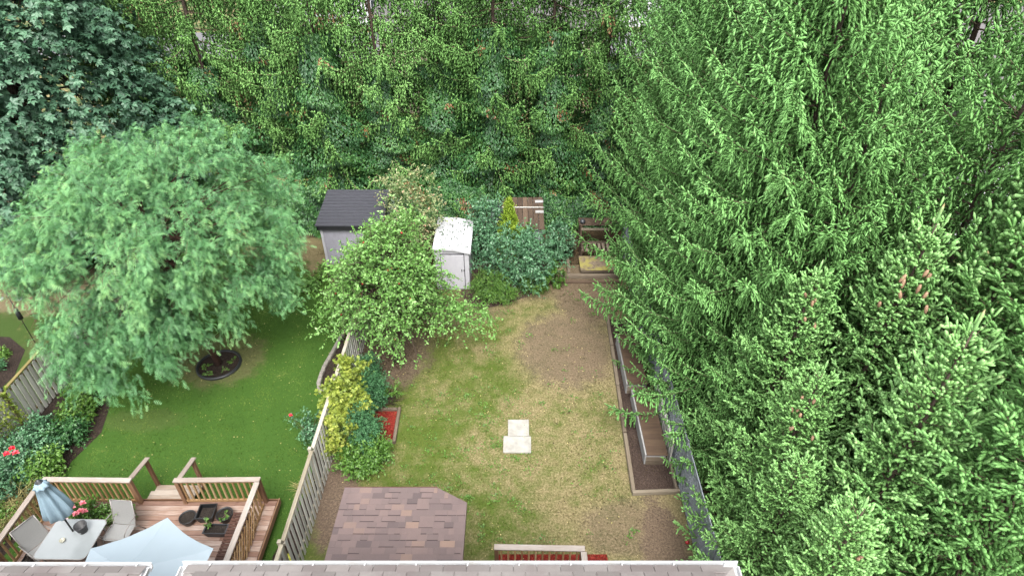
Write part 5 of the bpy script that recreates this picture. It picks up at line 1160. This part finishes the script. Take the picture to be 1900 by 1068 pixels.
# mulch strip on the lawn side of the middle fence
t, a = small_plant(-6.15, 12.9, 0, .55, .85, M['teal'], LEAF, 34, 4, 9, .075, 'loose rose bush with one red flower on the lawn side of the middle fence', 120, 'rose_bush', 'rose bush'); blooms(t, a, 1, .08, M['flower'], rs, (.3, .4))
for i, (x, y, r, h, m_, lab) in enumerate(((-5.75, 14.6, .25, .5, M['goldleaf'], 'small yellow green plant in the mulch strip by the stones'), (-5.65, 17.2, .3, .7, M['goldleaf'], 'yellow flowering plant at the far end of the mulch strip'), (-5.7, 16.4, .2, .4, M['bright'], 'small green plant in the mulch strip'), (-5.75, 13.9, .22, .35, M['pale'], 'pale strappy plant in the narrow part of the mulch strip'))):
    small_plant(x, y, 0, r, h, m_, LEAF, 24, 3, 7, .065, lab, 130 + i, group='small plants in the mulch strip')
# far end of the left lawn: perennials by the grey shed
for i, (x, y, r, h, m_, lab) in enumerate(((-7.6, 21.3, .45, .55, M['bright'], 'light green perennials at the near left corner of the grey shed'), (-6.7, 20.9, .4, .5, M['bright'], 'light green perennials in front of the grey shed'), (-8.2, 20.6, .4, .4, M['apple'], 'leafy green clump on the lawn end left of the grey shed'))):
    small_plant(x, y, 0, r, h, m_, LEAF, 40, 3, 8, .10, lab, 140 + i)
def grass_clump(x, y, r, h, n, label, seed):
    rs = np.random.RandomState(seed); az = rs.uniform(0, 6.28, n); d = nrm(np.stack([np.cos(az) * .7, np.sin(az) * .7, rs.uniform(.5, 1.6, n)], 1)); l = h * rs.uniform(.5, 1.2, n); b = rs.normal(size=(n, 3)) * [r * .3, r * .3, 0]
    m_ = b + d * l[:, None] * .6; e = b + d * l[:, None] * [1.3, 1.3, .75]; V, T = cat(prisms(b, m_, .007, .006, 3), prisms(m_, e, .006, .001, 3)); A = np.concatenate([np.repeat(rs.uniform(.1, .9, n), 6)] * 2)
    t = thing('grass_clump', label, 'grass', None, (x, y, 0)); obj('blades', mesh_np('blades', V, T, M['blade'], A), t)
grass_clump(-13.3, 10.2, .8, .9, 500, 'straw coloured ornamental grass left of the deck railing', 1)
grass_clump(-7.15, 21.6, .3, .5, 200, 'dry straw coloured grass clump at the grey shed wall', 2)
grass_clump(-5.75, 11.0, .2, .45, 150, 'pale spiky clump beside a post of the middle fence', 3)
# border along the left fence
border = [(-14.1, 9.3, .75, .8, 'bright', 80, 'bright green shrub at the lower left picture edge'), (-13.5, 9.8, .5, .5, 'bright', 50, 'low green groundcover left of the deck corner'), (-14.1, 10.6, .75, .95, 'teal', 110, 'grey green rose bush with one red bloom, nearest the deck'),
          (-14.1, 11.8, .75, 1.0, 'teal', 110, 'grey green rose bush with pink and red blooms by the left fence'), (-13.4, 11.5, .6, .7, 'bright', 80, 'leafy green bush between the roses and the lawn edge'), (-13.5, 12.8, .55, .55, 'creeper', 90, 'dark green bush along the lawn edge past the roses'),
          (-13.6, 13.8, .55, .5, 'boxwood', 80, 'rust flecked bush under the feathery tree'), (-13.9, 14.9, .55, .5, 'boxwood', 80, 'rust flecked bush farther up the left border'), (-14.2, 16.3, .5, .5, 'creeper', 80, 'dark bush at the far end of the left border'), (-14.35, 13.0, .4, .8, 'teal', 30, 'thin grey green bush against the left fence')]
for i, (x, y, r, h, m_, K, lab) in enumerate(border):
    t, a = small_plant(x, y, 0, r, h, M[m_], LEAF, K, 5, 8, .085, lab, 150 + i, 'rose_bush' if 'rose bush' in lab else 'shrub', 'rose bush' if 'rose bush' in lab else 'shrub', L=.35)
    if i in (2, 3): blooms(t, a, 2 + 3 * (i - 2), .12, M['flower'], np.random.RandomState(i), (.2, .5 + .2 * (i - 2)))
# ball and toys glimpsed by the fences
V, T = lathe([(.001, .12), (.07, .10), (.11, .04), (.11, 0), (.07, -.08), (.001, -.1)], 14); o = obj('ball', mesh_np('ball', V, T, M['redplastic'], smooth=True)); o.location = (4.52, 9.35, .11); o.scale = (.5,) * 3; tag(o, 'small red ball against the chain link fence at the lower right', 'ball')
o = obj('watering_can', mesh_np('watering_can', *lathe([(.001, .22), (.09, .2), (.11, .12), (.1, 0), (.001, 0)], 14), M['yellow'], smooth=True)); o.location = (-5.62, 8.9, 0.01); tag(o, 'yellow plastic pail behind the pickets near the deck', 'pail')

# ================================================================ BEYOND THE TREES
def far_house(x0, x1, y0, y1, h, mat, lab, nwin):
    t = thing('house', lab, 'house', 'houses beyond the trees'); prism_box('wall', t, x0, x1, y0, y1, 0, h, mat)
    xm, rz_ = (y0 + y1) / 2, h + (y1 - y0) * .28; e = .5
    V = [(x0 - e, y0 - e, h), (x1 + e, y0 - e, h), (x1 + e, y1 + e, h), (x0 - e, y1 + e, h), (x0 - e, xm, rz_), (x1 + e, xm, rz_)]
    plain('roof', V, [(0, 1, 5, 4), (2, 3, 4, 5), (0, 4, 3), (1, 2, 5)], M['asphalt_roof'], t)
    for i in range(nwin):
        for z in ((1.2, 3.9) if h > 4 else (1.1,)):
            cx = x0 + (x1 - x0) * (i + .5) / nwin; f = prism_box('window', t, cx - .65, cx + .65, y0 - .06, y0 - .005, z, z + 1.2, M['white_metal']); prism_box('pane', f, cx - .57, cx + .57, y0 - .075, y0 - .063, z + .08, z + 1.12, M['windowpane'])
    anchor(t, ((x0 + x1) / 2, (y0 + y1) / 2, 0))
far_house(-24, -11, 62, 72, 5.6, M['white_wall'], 'pale house glimpsed through the upper left trees', 5)
far_house(-8, 5, 40, 49, 5.2, M['stucco'], 'tan house glimpsed through the middle of the back trees', 5)
far_house(10, 22, 62, 72, 5.6, M['white_wall'], 'pale house glimpsed above the wooden stand between the trees', 4)
far_house(19, 31, 24, 36, 5.4, M['white_wall'], 'white house glimpsed through the spruces at the right edge', 5)
bpy.data.materials.remove(M.pop('brick_wall')) if M['brick_wall'].users == 0 else None
print('TRIS', sum(len(m.polygons) for m in bpy.data.meshes), 'OBJ', len(bpy.data.objects))
